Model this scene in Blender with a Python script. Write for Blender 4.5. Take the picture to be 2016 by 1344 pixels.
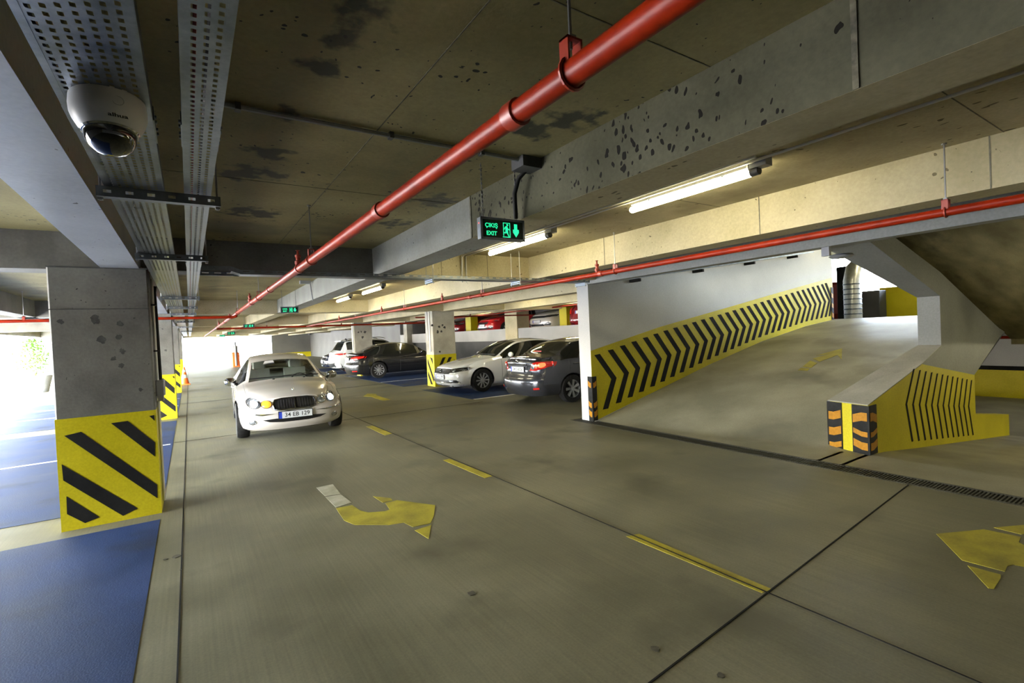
import bpy, bmesh, math, random
from mathutils import Vector, Matrix
random.seed(7)
sc = bpy.context.scene
for o in list(bpy.data.objects):
    bpy.data.objects.remove(o)
C = sc.collection

# ------------------------------------------------------------------ camera
FPX, YAW, PIT, ROLL, CAMZ = 966.65, 0.58128, 0.018305, 0.045625, 1.65
def _axes():
    f = Vector((math.sin(YAW)*math.cos(PIT), math.cos(YAW)*math.cos(PIT), -math.sin(PIT)))
    r0 = Vector((math.cos(YAW), -math.sin(YAW), 0)); d0 = f.cross(r0)
    return (math.cos(ROLL)*r0 + math.sin(ROLL)*d0, -math.sin(ROLL)*r0 + math.cos(ROLL)*d0, f)
AX_R, AX_D, AX_F = _axes()
CAMPOS = Vector((0, 0, CAMZ))
cd = bpy.data.cameras.new('camera'); cam = bpy.data.objects.new('camera', cd); C.objects.link(cam)
cd.sensor_width = 36; cd.lens = FPX/2016*36; cd.clip_start = 0.02; cd.clip_end = 500
cam.matrix_world = Matrix(((AX_R.x, -AX_D.x, -AX_F.x, 0), (AX_R.y, -AX_D.y, -AX_F.y, 0), (AX_R.z, -AX_D.z, -AX_F.z, CAMZ), (0, 0, 0, 1)))
sc.camera = cam
def ray(px, py): return AX_R*((px-1008)/FPX) + AX_D*((py-672)/FPX) + AX_F
def on(px, py, ax, v):
    k = ray(px, py); i = 'xyz'.index(ax); return CAMPOS + k*((v-CAMPOS[i])/k[i])
def gp(px, py, z=0.0): return on(px, py, 'z', z)

# ------------------------------------------------------------------ world, sun, exposure
wd = bpy.data.worlds.new('world'); sc.world = wd; wd.use_nodes = True
wn = wd.node_tree.nodes; bg = wn['Background']
sky = wn.new('ShaderNodeTexSky'); sky.sky_type = 'NISHITA'; sky.sun_disc = False
sky.sun_elevation = math.radians(52); sky.sun_rotation = math.radians(250); sky.dust_density = 2.5; sky.air_density = 1.0
hs = wn.new('ShaderNodeHueSaturation'); hs.inputs['Saturation'].default_value = .55
wd.node_tree.links.new(sky.outputs[0], hs.inputs['Color']); wd.node_tree.links.new(hs.outputs[0], bg.inputs[0]); bg.inputs[1].default_value = 9.5
sl = bpy.data.lights.new('sun', 'SUN'); sl.energy = 125.0; sl.angle = 0.02; sl.color = (1, .96, .9)
sun = bpy.data.objects.new('sun', sl); C.objects.link(sun); sun.location = (-30, 10, 40)
sun.rotation_euler = Vector((.30, -.12, -.95)).to_track_quat('-Z', 'Y').to_euler()
TUBE = 58.0            # radiance of the fluorescent tubes
TUBE_COL = (1.0, .91, .58)
vs = sc.view_settings
vs.view_transform = 'Standard'; vs.look = 'None'; vs.exposure = 0.0; vs.gamma = 1.0; vs.use_curve_mapping = False
sc.cycles.max_bounces = 10; sc.cycles.diffuse_bounces = 6; sc.cycles.transparent_max_bounces = 12
sc.cycles.sample_clamp_indirect = 6.0; sc.cycles.caustics_reflective = False; sc.cycles.caustics_refractive = False

# ------------------------------------------------------------------ materials
def mat(name, col=(.5, .5, .5), rough=.5, metal=0.0, emit=None, es=0.0, spec=None, coat=0.0):
    m = bpy.data.materials.new(name); m.use_nodes = True
    b = m.node_tree.nodes['Principled BSDF']
    b.inputs['Base Color'].default_value = (*col, 1); b.inputs['Roughness'].default_value = rough
    b.inputs['Metallic'].default_value = metal
    if spec is not None: b.inputs['Specular IOR Level'].default_value = spec
    if coat: b.inputs['Coat Weight'].default_value = coat; b.inputs['Coat Roughness'].default_value = .04
    if emit: b.inputs['Emission Color'].default_value = (*emit, 1); b.inputs['Emission Strength'].default_value = es
    return m
def noisy(name, c1, c2, scale=3.0, rough=.6, stretch=(1, 1, 1), bump=.1, detail=6.0, fine=40.0, spots=0.0, spotscale=7.0,
          spotcol=(.02, .02, .018), metal=0.0, r2=None, streak=0.0, lo=.35, hi=.68, stain=None, stainscale=1.2, spotstretch=(1, 1, 1), blobs=(), blobcol=(.03, .03, .02), spec=.2):
    """two-tone mottled surface with fine grain; optional pits (spots) and large stains"""
    m = bpy.data.materials.new(name); m.use_nodes = True; nt = m.node_tree; N = nt.nodes; L = nt.links
    b = N['Principled BSDF']; b.inputs['Metallic'].default_value = metal
    if not metal: b.inputs['Specular IOR Level'].default_value = spec
    tc = N.new('ShaderNodeTexCoord'); mp = N.new('ShaderNodeMapping'); mp.inputs['Scale'].default_value = stretch
    L.new(tc.outputs['Object'], mp.inputs['Vector'])
    def noise(s, d, vec=mp):
        n = N.new('ShaderNodeTexNoise'); n.inputs['Scale'].default_value = s; n.inputs['Detail'].default_value = d
        L.new(vec.outputs[0], n.inputs['Vector']); return n
    n1 = noise(scale, detail); n2 = noise(fine, 3.0)
    rp = N.new('ShaderNodeValToRGB'); rp.color_ramp.elements[0].position = lo; rp.color_ramp.elements[1].position = hi
    rp.color_ramp.elements[0].color = (*c1, 1); rp.color_ramp.elements[1].color = (*c2, 1)
    L.new(n1.outputs['Fac'], rp.inputs['Fac'])
    def mix(a, bcol, fac, kind='MIX'):
        x = N.new('ShaderNodeMix'); x.data_type = 'RGBA'; x.blend_type = kind
        if hasattr(fac, 'is_linked'): L.new(fac, x.inputs[0])
        else: x.inputs[0].default_value = fac
        L.new(a, x.inputs[6])
        if hasattr(bcol, 'is_linked'): L.new(bcol, x.inputs[7])
        else: x.inputs[7].default_value = (*bcol, 1)
        return x.outputs[2]
    def ramp(src, p0, p1, inv=False):
        r = N.new('ShaderNodeMapRange'); r.inputs[1].default_value = p0; r.inputs[2].default_value = p1
        r.inputs[3].default_value = 1.0 if inv else 0.0; r.inputs[4].default_value = 0.0 if inv else 1.0
        L.new(src, r.inputs[0]); return r.outputs[0]
    col = mix(rp.outputs['Color'], n2.outputs['Fac'], .22, 'OVERLAY')
    if streak:
        mp2 = N.new('ShaderNodeMapping'); mp2.inputs['Scale'].default_value = (30, .5, 30); L.new(tc.outputs['Object'], mp2.inputs['Vector'])
        n3 = noise(2.0, 4.0, mp2); col = mix(col, n3.outputs['Fac'], streak, 'OVERLAY')
    if stain:
        n4 = noise(stainscale, 8.0); f = ramp(n4.outputs['Fac'], .56, .70); col = mix(col, stain, f)
    if blobs:
        nb = noise(9.0, 8.0); acc = None
        for bx, by, br in blobs:
            ds = N.new('ShaderNodeVectorMath'); ds.operation = 'DISTANCE'; L.new(tc.outputs['Object'], ds.inputs[0]); ds.inputs[1].default_value = (bx, by, SLAB_Z)
            f = ramp(ds.outputs['Value'], br*.2, br, True)
            if acc is None: acc = f
            else: mxn = N.new('ShaderNodeMath'); mxn.operation = 'MAXIMUM'; L.new(acc, mxn.inputs[0]); L.new(f, mxn.inputs[1]); acc = mxn.outputs[0]
        ad = N.new('ShaderNodeMath'); ad.operation = 'MULTIPLY_ADD'; L.new(nb.outputs['Fac'], ad.inputs[0]); ad.inputs[1].default_value = 3.2; ad.inputs[2].default_value = -1.75
        a2 = N.new('ShaderNodeMath'); a2.operation = 'ADD'; L.new(ad.outputs[0], a2.inputs[0]); L.new(acc, a2.inputs[1])
        a3 = N.new('ShaderNodeMath'); a3.operation = 'MULTIPLY'; L.new(ramp(a2.outputs[0], .25, .75), a3.inputs[0]); L.new(ramp(acc, 0, .15), a3.inputs[1])
        col = mix(col, blobcol, a3.outputs[0])
    if spots:
        mp3 = N.new('ShaderNodeMapping'); mp3.inputs['Scale'].default_value = spotstretch; L.new(tc.outputs['Object'], mp3.inputs['Vector'])
        n6 = noise(3.5, 4.0, mp3); dv = N.new('ShaderNodeVectorMath'); dv.operation = 'ADD'
        sc_ = N.new('ShaderNodeVectorMath'); sc_.operation = 'SCALE'; sc_.inputs['Scale'].default_value = .25
        L.new(n6.outputs['Color'], sc_.inputs[0]); L.new(mp3.outputs[0], dv.inputs[0]); L.new(sc_.outputs[0], dv.inputs[1])
        v = N.new('ShaderNodeTexVoronoi'); v.inputs['Scale'].default_value = spotscale; L.new(dv.outputs[0], v.inputs['Vector'])
        n5 = noise(2.2, 3.0); th = N.new('ShaderNodeMath'); th.operation = 'MULTIPLY'; th.inputs[1].default_value = spots
        rr = ramp(n5.outputs['Fac'], .4, .65); L.new(rr, th.inputs[0])
        lt = N.new('ShaderNodeMath'); lt.operation = 'LESS_THAN'; L.new(v.outputs['Distance'], lt.inputs[0]); L.new(th.outputs[0], lt.inputs[1])
        col = mix(col, spotcol, lt.outputs[0])
    L.new(col, b.inputs['Base Color'])
    if r2 is not None: L.new(ramp_to(N, L, n1.outputs['Fac'], rough, r2), b.inputs['Roughness'])
    else: b.inputs['Roughness'].default_value = rough
    if bump:
        bp = N.new('ShaderNodeBump'); bp.inputs['Strength'].default_value = bump; bp.inputs['Distance'].default_value = .01
        L.new(n2.outputs['Fac'], bp.inputs['Height']); L.new(bp.outputs[0], b.inputs['Normal'])
    return m
def ramp_to(N, L, src, a, b):
    r = N.new('ShaderNodeMapRange'); r.inputs[1].default_value = .3; r.inputs[2].default_value = .7
    r.inputs[3].default_value = a; r.inputs[4].default_value = b; L.new(src, r.inputs[0]); return r.outputs[0]

M = {}
SLAB_Z = 2.81
def _blobs(lst): return [(gp(px, py, SLAB_Z).x, gp(px, py, SLAB_Z).y, r) for px, py, r in lst]
SLAB_BLOBS = _blobs([(715, 30, .16), (680, 80, .13), (640, 135, .15), (575, 225, .13), (530, 300, .18), (500, 335, .20), (470, 345, .2), (495, 420, .35), (540, 345, .15), (850, 395, .3), (780, 440, .3), (1120, 235, .25), (1050, 255, .2)])
M['floor'] = noisy('concrete_floor', (.100, .094, .057), (.185, .172, .108), 1.1, .42, bump=.06, fine=70, r2=.60, streak=.24, stain=(.08, .074, .045), stainscale=.9, spec=.22)
M['ramp'] = noisy('concrete_ramp', (.20, .188, .13), (.34, .315, .225), 1.0, .50, bump=.06, fine=60, stain=(.135, .126, .088), stainscale=.7)
M['blue'] = noisy('blue_floor_paint', (.010, .024, .072), (.022, .042, .115), 1.6, .50, bump=.2, fine=110, r2=.62, stain=(.012, .02, .045), stainscale=1.3, spec=.1)
M['bluefar'] = M['blue']
M['slab'] = noisy('slab_concrete', (.18, .155, .068), (.35, .305, .15), 1.0, .62, bump=.15, fine=45, spots=.22, spotscale=16, stain=(.13, .115, .058), stainscale=.8, blobs=SLAB_BLOBS, blobcol=(.05, .05, .034))
M['lane'] = noisy('pale_slab_concrete', (.30, .262, .15), (.47, .415, .26), .9, .62, bump=.12, fine=45, spots=.2, spotscale=14, spotstretch=(1, .5, 1), spotcol=(.10, .085, .04), stain=(.20, .175, .10), stainscale=.8)
M['beam'] = noisy('beam_concrete', (.47, .41, .24), (.64, .565, .37), 1.3, .60, bump=.12, fine=45, spots=.15, spotscale=13, spotcol=(.12, .10, .05))
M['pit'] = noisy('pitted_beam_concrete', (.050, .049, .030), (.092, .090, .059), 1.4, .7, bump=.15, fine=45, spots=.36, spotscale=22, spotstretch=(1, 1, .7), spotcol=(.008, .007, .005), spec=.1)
M['col'] = noisy('column_concrete', (.085, .083, .073), (.15, .147, .13), 2.2, .55, bump=.12, fine=40, spots=.10, spotscale=14)
M['ribgrey'] = noisy('smooth_grey_concrete', (.20, .20, .17), (.31, .31, .27), 1.5, .6, bump=.1, fine=40, spots=.14, spotscale=16)
M['leftrib'] = noisy('smooth_pale_concrete', (.50, .52, .54), (.66, .68, .70), 1.6, .38, bump=.08, fine=40, spots=.12, spotscale=14, spec=.5)
M['midgrey'] = noisy('mid_grey_paint', (.20, .205, .195), (.26, .265, .25), .9, .5, bump=.03)
M['colR'] = noisy('column_concrete_light', (.30, .29, .235), (.46, .44, .37), 2.0, .6, bump=.1, fine=40)
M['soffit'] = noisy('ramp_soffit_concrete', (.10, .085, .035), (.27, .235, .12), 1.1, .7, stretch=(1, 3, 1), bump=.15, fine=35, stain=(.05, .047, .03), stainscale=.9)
M['graywall'] = noisy('grey_wall_paint', (.36, .365, .36), (.46, .46, .45), .8, .5, bump=.03, fine=60)
M['whitewall'] = noisy('white_wall_paint', (.48, .485, .475), (.58, .58, .565), .7, .5, bump=.03, fine=60)
M['curb'] = noisy('kerb_top_concrete', (.36, .35, .31), (.48, .465, .42), 2.0, .55, bump=.06, fine=50)
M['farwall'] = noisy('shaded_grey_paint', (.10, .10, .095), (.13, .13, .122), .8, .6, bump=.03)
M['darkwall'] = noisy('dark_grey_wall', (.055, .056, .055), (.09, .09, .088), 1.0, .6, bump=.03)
M['yellow'] = noisy('yellow_wall_paint', (.47, .40, .008), (.58, .495, .016), 1.4, .45, bump=.04, fine=50)
M['yline'] = noisy('yellow_lane_paint', (.22, .185, .025), (.38, .32, .03), 4.0, .55, bump=.05, fine=60, lo=.3, hi=.6)
M['worn'] = noisy('worn_pale_paint', (.30, .285, .19), (.46, .44, .34), 6.0, .5, bump=.06, fine=80)
M['wline'] = noisy('white_line_paint', (.55, .55, .52), (.72, .72, .70), 5.0, .5, bump=.03)
M['black'] = noisy('black_paint', (.010, .010, .010), (.020, .020, .019), 3.0, .8, bump=.03, spec=.08)
M['jointc'] = noisy('joint_concrete', (.07, .067, .05), (.14, .13, .09), 20.0, .7, bump=.3)
M['oil'] = noisy('old_oil_spot', (.05, .047, .035), (.085, .08, .058), 30.0, .5, bump=.05)
M['tar'] = noisy('dark_patch', (.035, .036, .034), (.07, .07, .066), 12.0, .7, bump=.1)
M['rubber'] = noisy('black_rubber', (.009, .009, .009), (.020, .020, .020), 6.0, .6, bump=.05, spec=.15)
M['amber_refl'] = noisy('amber_reflector', (.36, .16, .008), (.46, .21, .012), 30.0, .4, bump=.08, fine=120)
M['galv'] = noisy('galvanised_steel', (.13, .155, .19), (.24, .27, .315), 9.0, .28, metal=1.0, bump=.03, fine=60, r2=.42)
M['galvd'] = noisy('galvanised_bracket', (.13, .145, .16), (.22, .24, .26), 9.0, .45, metal=.7, bump=.03)
M['galvb'] = noisy('blue_zinc_bracket', (.45, .56, .68), (.60, .70, .80), 9.0, .4, metal=.4, bump=.02)
M['rod'] = mat('threaded_rod_steel', (.30, .30, .30), .4, .9)
M['red'] = noisy('red_pipe_paint', (.13, .007, .0005), (.20, .012, .0008), 5.0, .42, bump=.03, fine=30)
M['red'].node_tree.nodes['Principled BSDF'].inputs['Specular IOR Level'].default_value = .14
M['redd'] = mat('red_fitting_paint', (.22, .016, .003), .45)
M['wplast'] = mat('white_plastic', (.72, .71, .69), .35)
M['gplast'] = mat('grey_plastic', (.30, .31, .33), .45)
M['dplast'] = mat('dark_grey_plastic', (.06, .06, .062), .45)
M['conduit'] = mat('grey_conduit', (.28, .29, .30), .5)
M['wconduit'] = mat('pale_conduit', (.70, .68, .62), .4)
M['tube'] = mat('tube_lamp', (1, 1, 1), .5, emit=TUBE_COL, es=TUBE)
M['green'] = mat('green_sign_light', (.02, .5, .25), .5, emit=(.02, 1.0, .42), es=1.1)
M['signface'] = mat('dark_sign_face', (.012, .028, .022), .25)
M['led'] = mat('red_indicator', (.6, .05, .05), .4, emit=(1, .1, .08), es=2.0)
M['dome'] = mat('smoked_dome', (.004, .004, .005), .03, coat=1.0, spec=.8)
M['chrome'] = mat('chrome', (.62, .63, .65), .08, 1.0)
M['dchrome'] = mat('dark_chrome', (.30, .30, .32), .12, 1.0)
M['tyre'] = noisy('tyre_rubber', (.010, .010, .010), (.020, .020, .020), 20.0, .7, bump=.1)
M['rim'] = mat('alloy_rim', (.36, .37, .385), .3, .4)
M['grilleblk'] = mat('black_grille', (.008, .008, .009), .35)
M['blackpl'] = mat('black_trim', (.014, .014, .015), .4)
M['tint'] = mat('dark_tinted_glass', (.010, .012, .012), .04, coat=.6, spec=.7)
M['lens'] = mat('headlamp_lens', (.32, .34, .36), .08, .6, coat=1.0)
M['lensdark'] = mat('smoked_headlamp', (.03, .032, .035), .06, .2, coat=1.0)
M['beamon'] = mat('headlamp_lit', (1, 1, 1), .3, emit=(.62, .76, 1.0), es=5.0)
M['amberon'] = mat('amber_lamp_lit', (.8, .35, .03), .25, emit=(1, .42, .04), es=.9)
M['amber'] = mat('amber_lens', (.55, .30, .10), .2, coat=.8)
M['redlens'] = mat('red_lens', (.45, .012, .010), .15, coat=1.0, emit=(1, .05, .02), es=.10)
M['redlit'] = mat('red_lamp_lit', (.8, .05, .02), .2, emit=(1, .16, .05), es=2.2)
M['redbright'] = mat('red_brake_light', (.8, .03, .02), .2, emit=(1, .03, .015), es=1.0)
M['plate'] = mat('number_plate', (.62, .64, .66), .4)
M['plateblue'] = mat('plate_blue_band', (.02, .05, .42), .4)
M['ink'] = mat('black_lettering', (.008, .008, .008), .5)
M['seat'] = mat('grey_seat_fabric', (.34, .34, .31), .8)
M['orange'] = mat('orange_cone_plastic', (.85, .16, .02), .5)
M['extground'] = noisy('sunlit_paving', (.62, .62, .60), (.74, .74, .72), 2.0, .8, bump=.05)
M['foil'] = noisy('aluminium_foil_wrap', (.62, .63, .64), (.80, .80, .80), 10.0, .32, metal=.85, bump=.25, fine=25)
M['leaf'] = noisy('green_leaf', (.08, .20, .03), (.20, .38, .08), 8.0, .6, bump=0)
M['bark'] = mat('plant_stem', (.15, .11, .07), .8)
M['planter'] = noisy('grey_planter', (.30, .32, .36), (.40, .42, .46), 3.0, .6, bump=.03)
def paint(name, col, rough=.22): return mat(name, col, rough, 0.0, coat=1.0)
def clear_glass(name, tint):
    m = bpy.data.materials.new(name); m.use_nodes = True; N = m.node_tree.nodes; L = m.node_tree.links
    N.remove(N['Principled BSDF']); out = N['Material Output']
    t = N.new('ShaderNodeBsdfTransparent'); t.inputs[0].default_value = (*tint, 1)
    g = N.new('ShaderNodeBsdfGlossy'); g.inputs['Roughness'].default_value = .02
    f = N.new('ShaderNodeFresnel'); f.inputs[0].default_value = 1.6
    mx = N.new('ShaderNodeMixShader'); L.new(f.outputs[0], mx.inputs[0]); L.new(t.outputs[0], mx.inputs[1]); L.new(g.outputs[0], mx.inputs[2])
    L.new(mx.outputs[0], out.inputs[0]); return m
M['glass'] = clear_glass('windscreen_glass', (.82, .88, .84))
M['domeglass'] = clear_glass('clear_dome', (.9, .9, .92))

# ------------------------------------------------------------------ mesh helpers
class MB:
    def __init__(s): s.v = []; s.f = []; s.mi = []; s.cur = 0
    def add(s, vs, fs):
        n = len(s.v); s.v += [tuple(p) for p in vs]
        for f in fs: s.f.append([n+i for i in f]); s.mi.append(s.cur)
    def box(s, a, b):
        x0, y0, z0 = a; x1, y1, z1 = b
        s.add([(x0,y0,z0),(x1,y0,z0),(x1,y1,z0),(x0,y1,z0),(x0,y0,z1),(x1,y0,z1),(x1,y1,z1),(x0,y1,z1)],
              [(0,3,2,1),(4,5,6,7),(0,1,5,4),(1,2,6,5),(2,3,7,6),(3,0,4,7)]); return s
    def bbox(s, a, b, r):
        """box with chamfered edges along its vertical (z) direction and top rim"""
        x0, y0, z0 = a; x1, y1, z1 = b
        def ring(z, i): return [(x0+r+i,y0+i,z),(x1-r-i,y0+i,z),(x1-i,y0+r+i,z),(x1-i,y1-r-i,z),(x1-r-i,y1-i,z),(x0+r+i,y1-i,z),(x0+i,y1-r-i,z),(x0+i,y0+r+i,z)]
        vs = ring(z0, 0)+ring(z1-r, 0)+ring(z1, r*.7); fs = [tuple(range(7, -1, -1)), tuple(range(16, 24))]
        for k in (0, 8):
            for i in range(8): j = (i+1) % 8; fs.append((k+i, k+j, k+8+j, k+8+i))
        s.add(vs, fs); return s
    def prism(s, poly, off):
        n = len(poly); off = Vector(off); P = [Vector(p) for p in poly]
        s.add(P+[p+off for p in P], [tuple(range(n-1, -1, -1)), tuple(range(n, 2*n))]+[(i, (i+1) % n, n+(i+1) % n, n+i) for i in range(n)]); return s
    def loft2(s, A, B):
        n = len(A)
        s.add(list(A)+list(B), [tuple(range(n-1, -1, -1)), tuple(range(n, 2*n))]+[(i, (i+1) % n, n+(i+1) % n, n+i) for i in range(n)]); return s
    def tube(s, pts, r, n=10, caps=True):
        P = [Vector(p) for p in pts]; rings = []; up = None
        for i, p in enumerate(P):
            d = (P[min(i+1, len(P)-1)]-P[max(i-1, 0)]).normalized()
            if up is None: up = Vector((0, 0, 1)) if abs(d.z) < .9 else Vector((1, 0, 0))
            a = d.cross(up).normalized(); b = a.cross(d).normalized(); up = b
            rr = r[i] if isinstance(r, (list, tuple)) else r
            rings.append([p+(a*math.cos(t)+b*math.sin(t))*rr for t in [2*math.pi*k/n for k in range(n)]])
        vs = [q for R in rings for q in R]; fs = []
        for i in range(len(P)-1):
            for k in range(n): k2 = (k+1) % n; fs.append((i*n+k, i*n+k2, (i+1)*n+k2, (i+1)*n+k))
        if caps: fs += [tuple(range(n-1, -1, -1)), tuple(range((len(P)-1)*n, len(P)*n))]
        s.add(vs, fs); return s
    def lathe(s, prof, org, axis=(0, 0, 1), n=24, caps=True):
        """prof: list of (radius, height along axis)"""
        ax = Vector(axis).normalized(); a = ax.orthogonal().normalized(); b = ax.cross(a); o = Vector(org); vs = []; fs = []
        for r, h in prof: vs += [o+ax*h+(a*math.cos(t)+b*math.sin(t))*r for t in [2*math.pi*k/n for k in range(n)]]
        for i in range(len(prof)-1):
            for k in range(n): k2 = (k+1) % n; fs.append((i*n+k, i*n+k2, (i+1)*n+k2, (i+1)*n+k))
        if caps and prof[0][0] > 1e-5: fs.append(tuple(range(n-1, -1, -1)))
        if caps and prof[-1][0] > 1e-5: m = (len(prof)-1)*n; fs.append(tuple(range(m, m+n)))
        s.add(vs, fs); return s
    def grid(s, rows):
        n = len(rows[0]); vs = [p for r in rows for p in r]
        s.add(vs, [(i*n+k, i*n+k+1, (i+1)*n+k+1, (i+1)*n+k) for i in range(len(rows)-1) for k in range(n-1)]); return s
    def build(s, name, m, parent=None, smooth=None, local=False, weld=False, normals=True):
        me = bpy.data.meshes.new(name)
        off = Vector((0, 0, 0))
        if parent is not None and not local:
            p = parent
            while p is not None: off = off+p.location; p = p.parent
        me.from_pydata([(x-off.x, y-off.y, z-off.z) for x, y, z in s.v], [], s.f)
        ms = m if isinstance(m, (list, tuple)) else [m]
        for q in ms: me.materials.append(M[q] if isinstance(q, str) else q)
        if len(ms) > 1: me.polygons.foreach_set('material_index', s.mi)
        if weld or normals:
            bm = bmesh.new(); bm.from_mesh(me)
            if weld: bmesh.ops.remove_doubles(bm, verts=bm.verts, dist=.0008)
            if normals: bmesh.ops.recalc_face_normals(bm, faces=bm.faces)
            bm.to_mesh(me); bm.free()
        if smooth is not None:
            for p in me.polygons: p.use_smooth = True
            me.set_sharp_from_angle(angle=math.radians(smooth))
        me.update()
        o = bpy.data.objects.new(name, me); C.objects.link(o)
        if parent is not None: o.parent = parent
        return o
def thing(name, loc, label, cat, group=None, rz=0.0):
    o = bpy.data.objects.new(name, None); C.objects.link(o); o.empty_display_size = .1
    o.location = loc; o.rotation_euler = (0, 0, rz); return tag(o, label, cat, group)
def tag(o, label, cat, group=None):
    o['label'] = label; o['category'] = cat
    if group: o['group'] = group
    return o
def struct(o, label=None, cat=None):
    o['kind'] = 'structure'
    if label: o['label'] = label
    if cat: o['category'] = cat
    return o
def share(src, parent, loc, rot=None, scale=None):
    o = src.copy(); C.objects.link(o); o.parent = parent; o.location = loc
    if rot: o.rotation_euler = rot
    if scale: o.scale = scale
    return o
_fontcache = {}
def text_mesh(body, size, bold=0.0):
    """polygons (2-D verts, faces) of a line of lettering"""
    cu = bpy.data.curves.new('lettering', 'FONT'); cu.body = body; cu.size = size; cu.offset = bold; cu.resolution_u = 3
    cu.align_x = 'CENTER'; cu.align_y = 'CENTER'
    o = bpy.data.objects.new('lettering', cu); C.objects.link(o)
    dg = bpy.context.evaluated_depsgraph_get(); me = bpy.data.meshes.new_from_object(o.evaluated_get(dg))
    vs = [tuple(v.co) for v in me.vertices]; fs = [tuple(p.vertices) for p in me.polygons]
    bpy.data.objects.remove(o); bpy.data.curves.remove(cu); bpy.data.meshes.remove(me)
    return vs, fs
def text_on(mb, body, size, org, ex, ey, bold=0.0, sx=1.0):
    vs, fs = text_mesh(body, size, bold); o = Vector(org); ex = Vector(ex); ey = Vector(ey)
    mb.add([o+ex*(v[0]*sx)+ey*v[1] for v in vs], fs)
# ================================================================== structure
SLAB, BB = 2.81, 2.46
Y0, Y1 = -9.0, 60.0
# ---- floor
RX = [5.97, 7.76, 9.42, 11.43, 13.5, 15.08]; RZ = [0, .402, .774, 1.163, 1.46, 1.60]      # profile of the up ramp
def ramp_z(x):
    if x <= RX[0]: return 0.0
    for i in range(5):
        if x <= RX[i+1]: return RZ[i]+(RZ[i+1]-RZ[i])*(x-RX[i])/(RX[i+1]-RX[i])
    return RZ[-1]
DX = [5.97, 6.7, 7.1, 8.07, 10.58, 12.6]; DZ = [0, 0, -.03, -.15, -.44, -.67]            # profile of the down ramp
def down_z(x):
    for i in range(5):
        if x <= DX[i+1]: return DZ[i]+(DZ[i+1]-DZ[i])*max(0, x-DX[i])/(DX[i+1]-DX[i])
    return DZ[-1]
floor = struct(MB().box((-6.2, Y0, -.3), (5.76, Y1, 0)).box((5.76, 6.95, -.3), (12.0, Y1, 0)).box((5.76, Y0, -.3), (6.05, -1.2, 0)).build('floor', 'floor'))
trough = MB().box((5.76, -1.2, -.3), (6.05, 6.95, -.12)).build('drain_trough', 'black', floor)
# floor just past the drain, in front of the ramps
def strip(mb, y0, y1, xs, zs, th=.25):
    for i in range(len(xs)-1):
        mb.loft2([(xs[i], y0, zs[i]), (xs[i], y1, zs[i]), (xs[i], y1, zs[i]-th), (xs[i], y0, zs[i]-th)],
                 [(xs[i+1], y0, zs[i+1]), (xs[i+1], y1, zs[i+1]), (xs[i+1], y1, zs[i+1]-th), (xs[i+1], y0, zs[i+1]-th)])
    return mb
def up_z(x, y):
    xs = 6.05+.75*(6.54-y)/3.73
    if x <= xs: return 0.0
    if x < 7.76: return ramp_z(5.97+(x-xs)*1.79/(7.76-xs))
    return ramp_z(x)
mb = MB(); rings = []; yy = [2.81+3.73*k/10 for k in range(11)]
for x in [6.05+.15*k for k in range(12)]+[7.9+.4*k for k in range(19)]+[24.0]:
    rings.append([(x, y, up_z(x, y)) for y in yy]+[(x, y, up_z(x, y)-.25) for y in reversed(yy)])
n = len(rings[0])
mb.add([q for r in rings for q in r], [(i*n+k, i*n+(k+1) % n, (i+1)*n+(k+1) % n, (i+1)*n+k) for i in range(len(rings)-1) for k in range(n)]+[tuple(range(n)), tuple(range((len(rings)-1)*n, len(rings)*n))])
ramp = struct(mb.build('floor_ramp_up', 'ramp', smooth=40))
struct(strip(MB(), -8.9, 2.60, [6.05]+DX[1:]+[18.0], DZ+[-.67]).box((6.05, 2.56, -.25), (6.85, 2.85, 0)).box((10.3, 2.6, -.92), (18.0, 6.6, -.67)).build('floor_ramp_down', 'ramp'))
# painted bays, lane marks (flat paint on the floor)
def paint_poly(name, pts, m, z=.003, parent=floor, th=.003):
    return MB().prism([(p[0], p[1], z-th) for p in pts], (0, 0, th)).build(name, m, parent)
def rect(x0, y0, x1, y1): return [(x0, y0), (x1, y0), (x1, y1), (x0, y1)]
paint_poly('bay_paint', rect(-6.1, .6, -.315, 5.85), 'blue')
paint_poly('bay_paint', rect(-6.1, 6.62, -.315, 13.55), 'blue')
paint_poly('bay_paint', rect(-6.1, 14.4, -.315, 21.4), 'blue')
for a, b in ((10.98, 14.25), (15.75, 23.3), (24.6, 31.0)):
    paint_poly('bay_paint', rect(5.93, a, 11.6, b), 'blue')
for y in (9.95,):
    paint_poly('bay_line', [(-6, y-.28), (-6, y-.20), (-.35, y+.36), (-.35, y+.28)], 'wline', .006)
for y in (16.9, 19.3): paint_poly('bay_line', rect(-6, y-.04, -.34, y+.04), 'wline', .006)
for y in (10.92, 18.15, 22.6, 27.2): paint_poly('bay_line', rect(5.95, y-.045, 11.6, y+.045), 'wline', .006)
c6 = lambda x, y: gp(560+x/1.9385, 880+y/1.9385)
c3 = lambda x, y: gp(400+x/3.36, 560+y/3.36)
c5 = lambda x, y: gp(1780+x/5.6, 960+y/5.6)
for pts in ([gp(*q) for q in [(1233,1056),(1258,1051),(1520,1160),(1500,1167)]], [c6(*q) for q in [(605,50),(630,45),(795,110),(765,118)]],
            [c3(*q) for q in [(1080,940),(1120,933),(1250,985),(1205,998)]]):
    paint_poly('lane_dash', pts, 'yline')
paint_poly('lane_dash', rect(2.74, 13.0, 2.87, 14.1), 'yline'); paint_poly('lane_dash', rect(2.74, 17.2, 2.87, 18.3), 'yline')
paint_poly('lane_dash', rect(2.80, -1.6, 2.92, -.5), 'yline')
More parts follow.
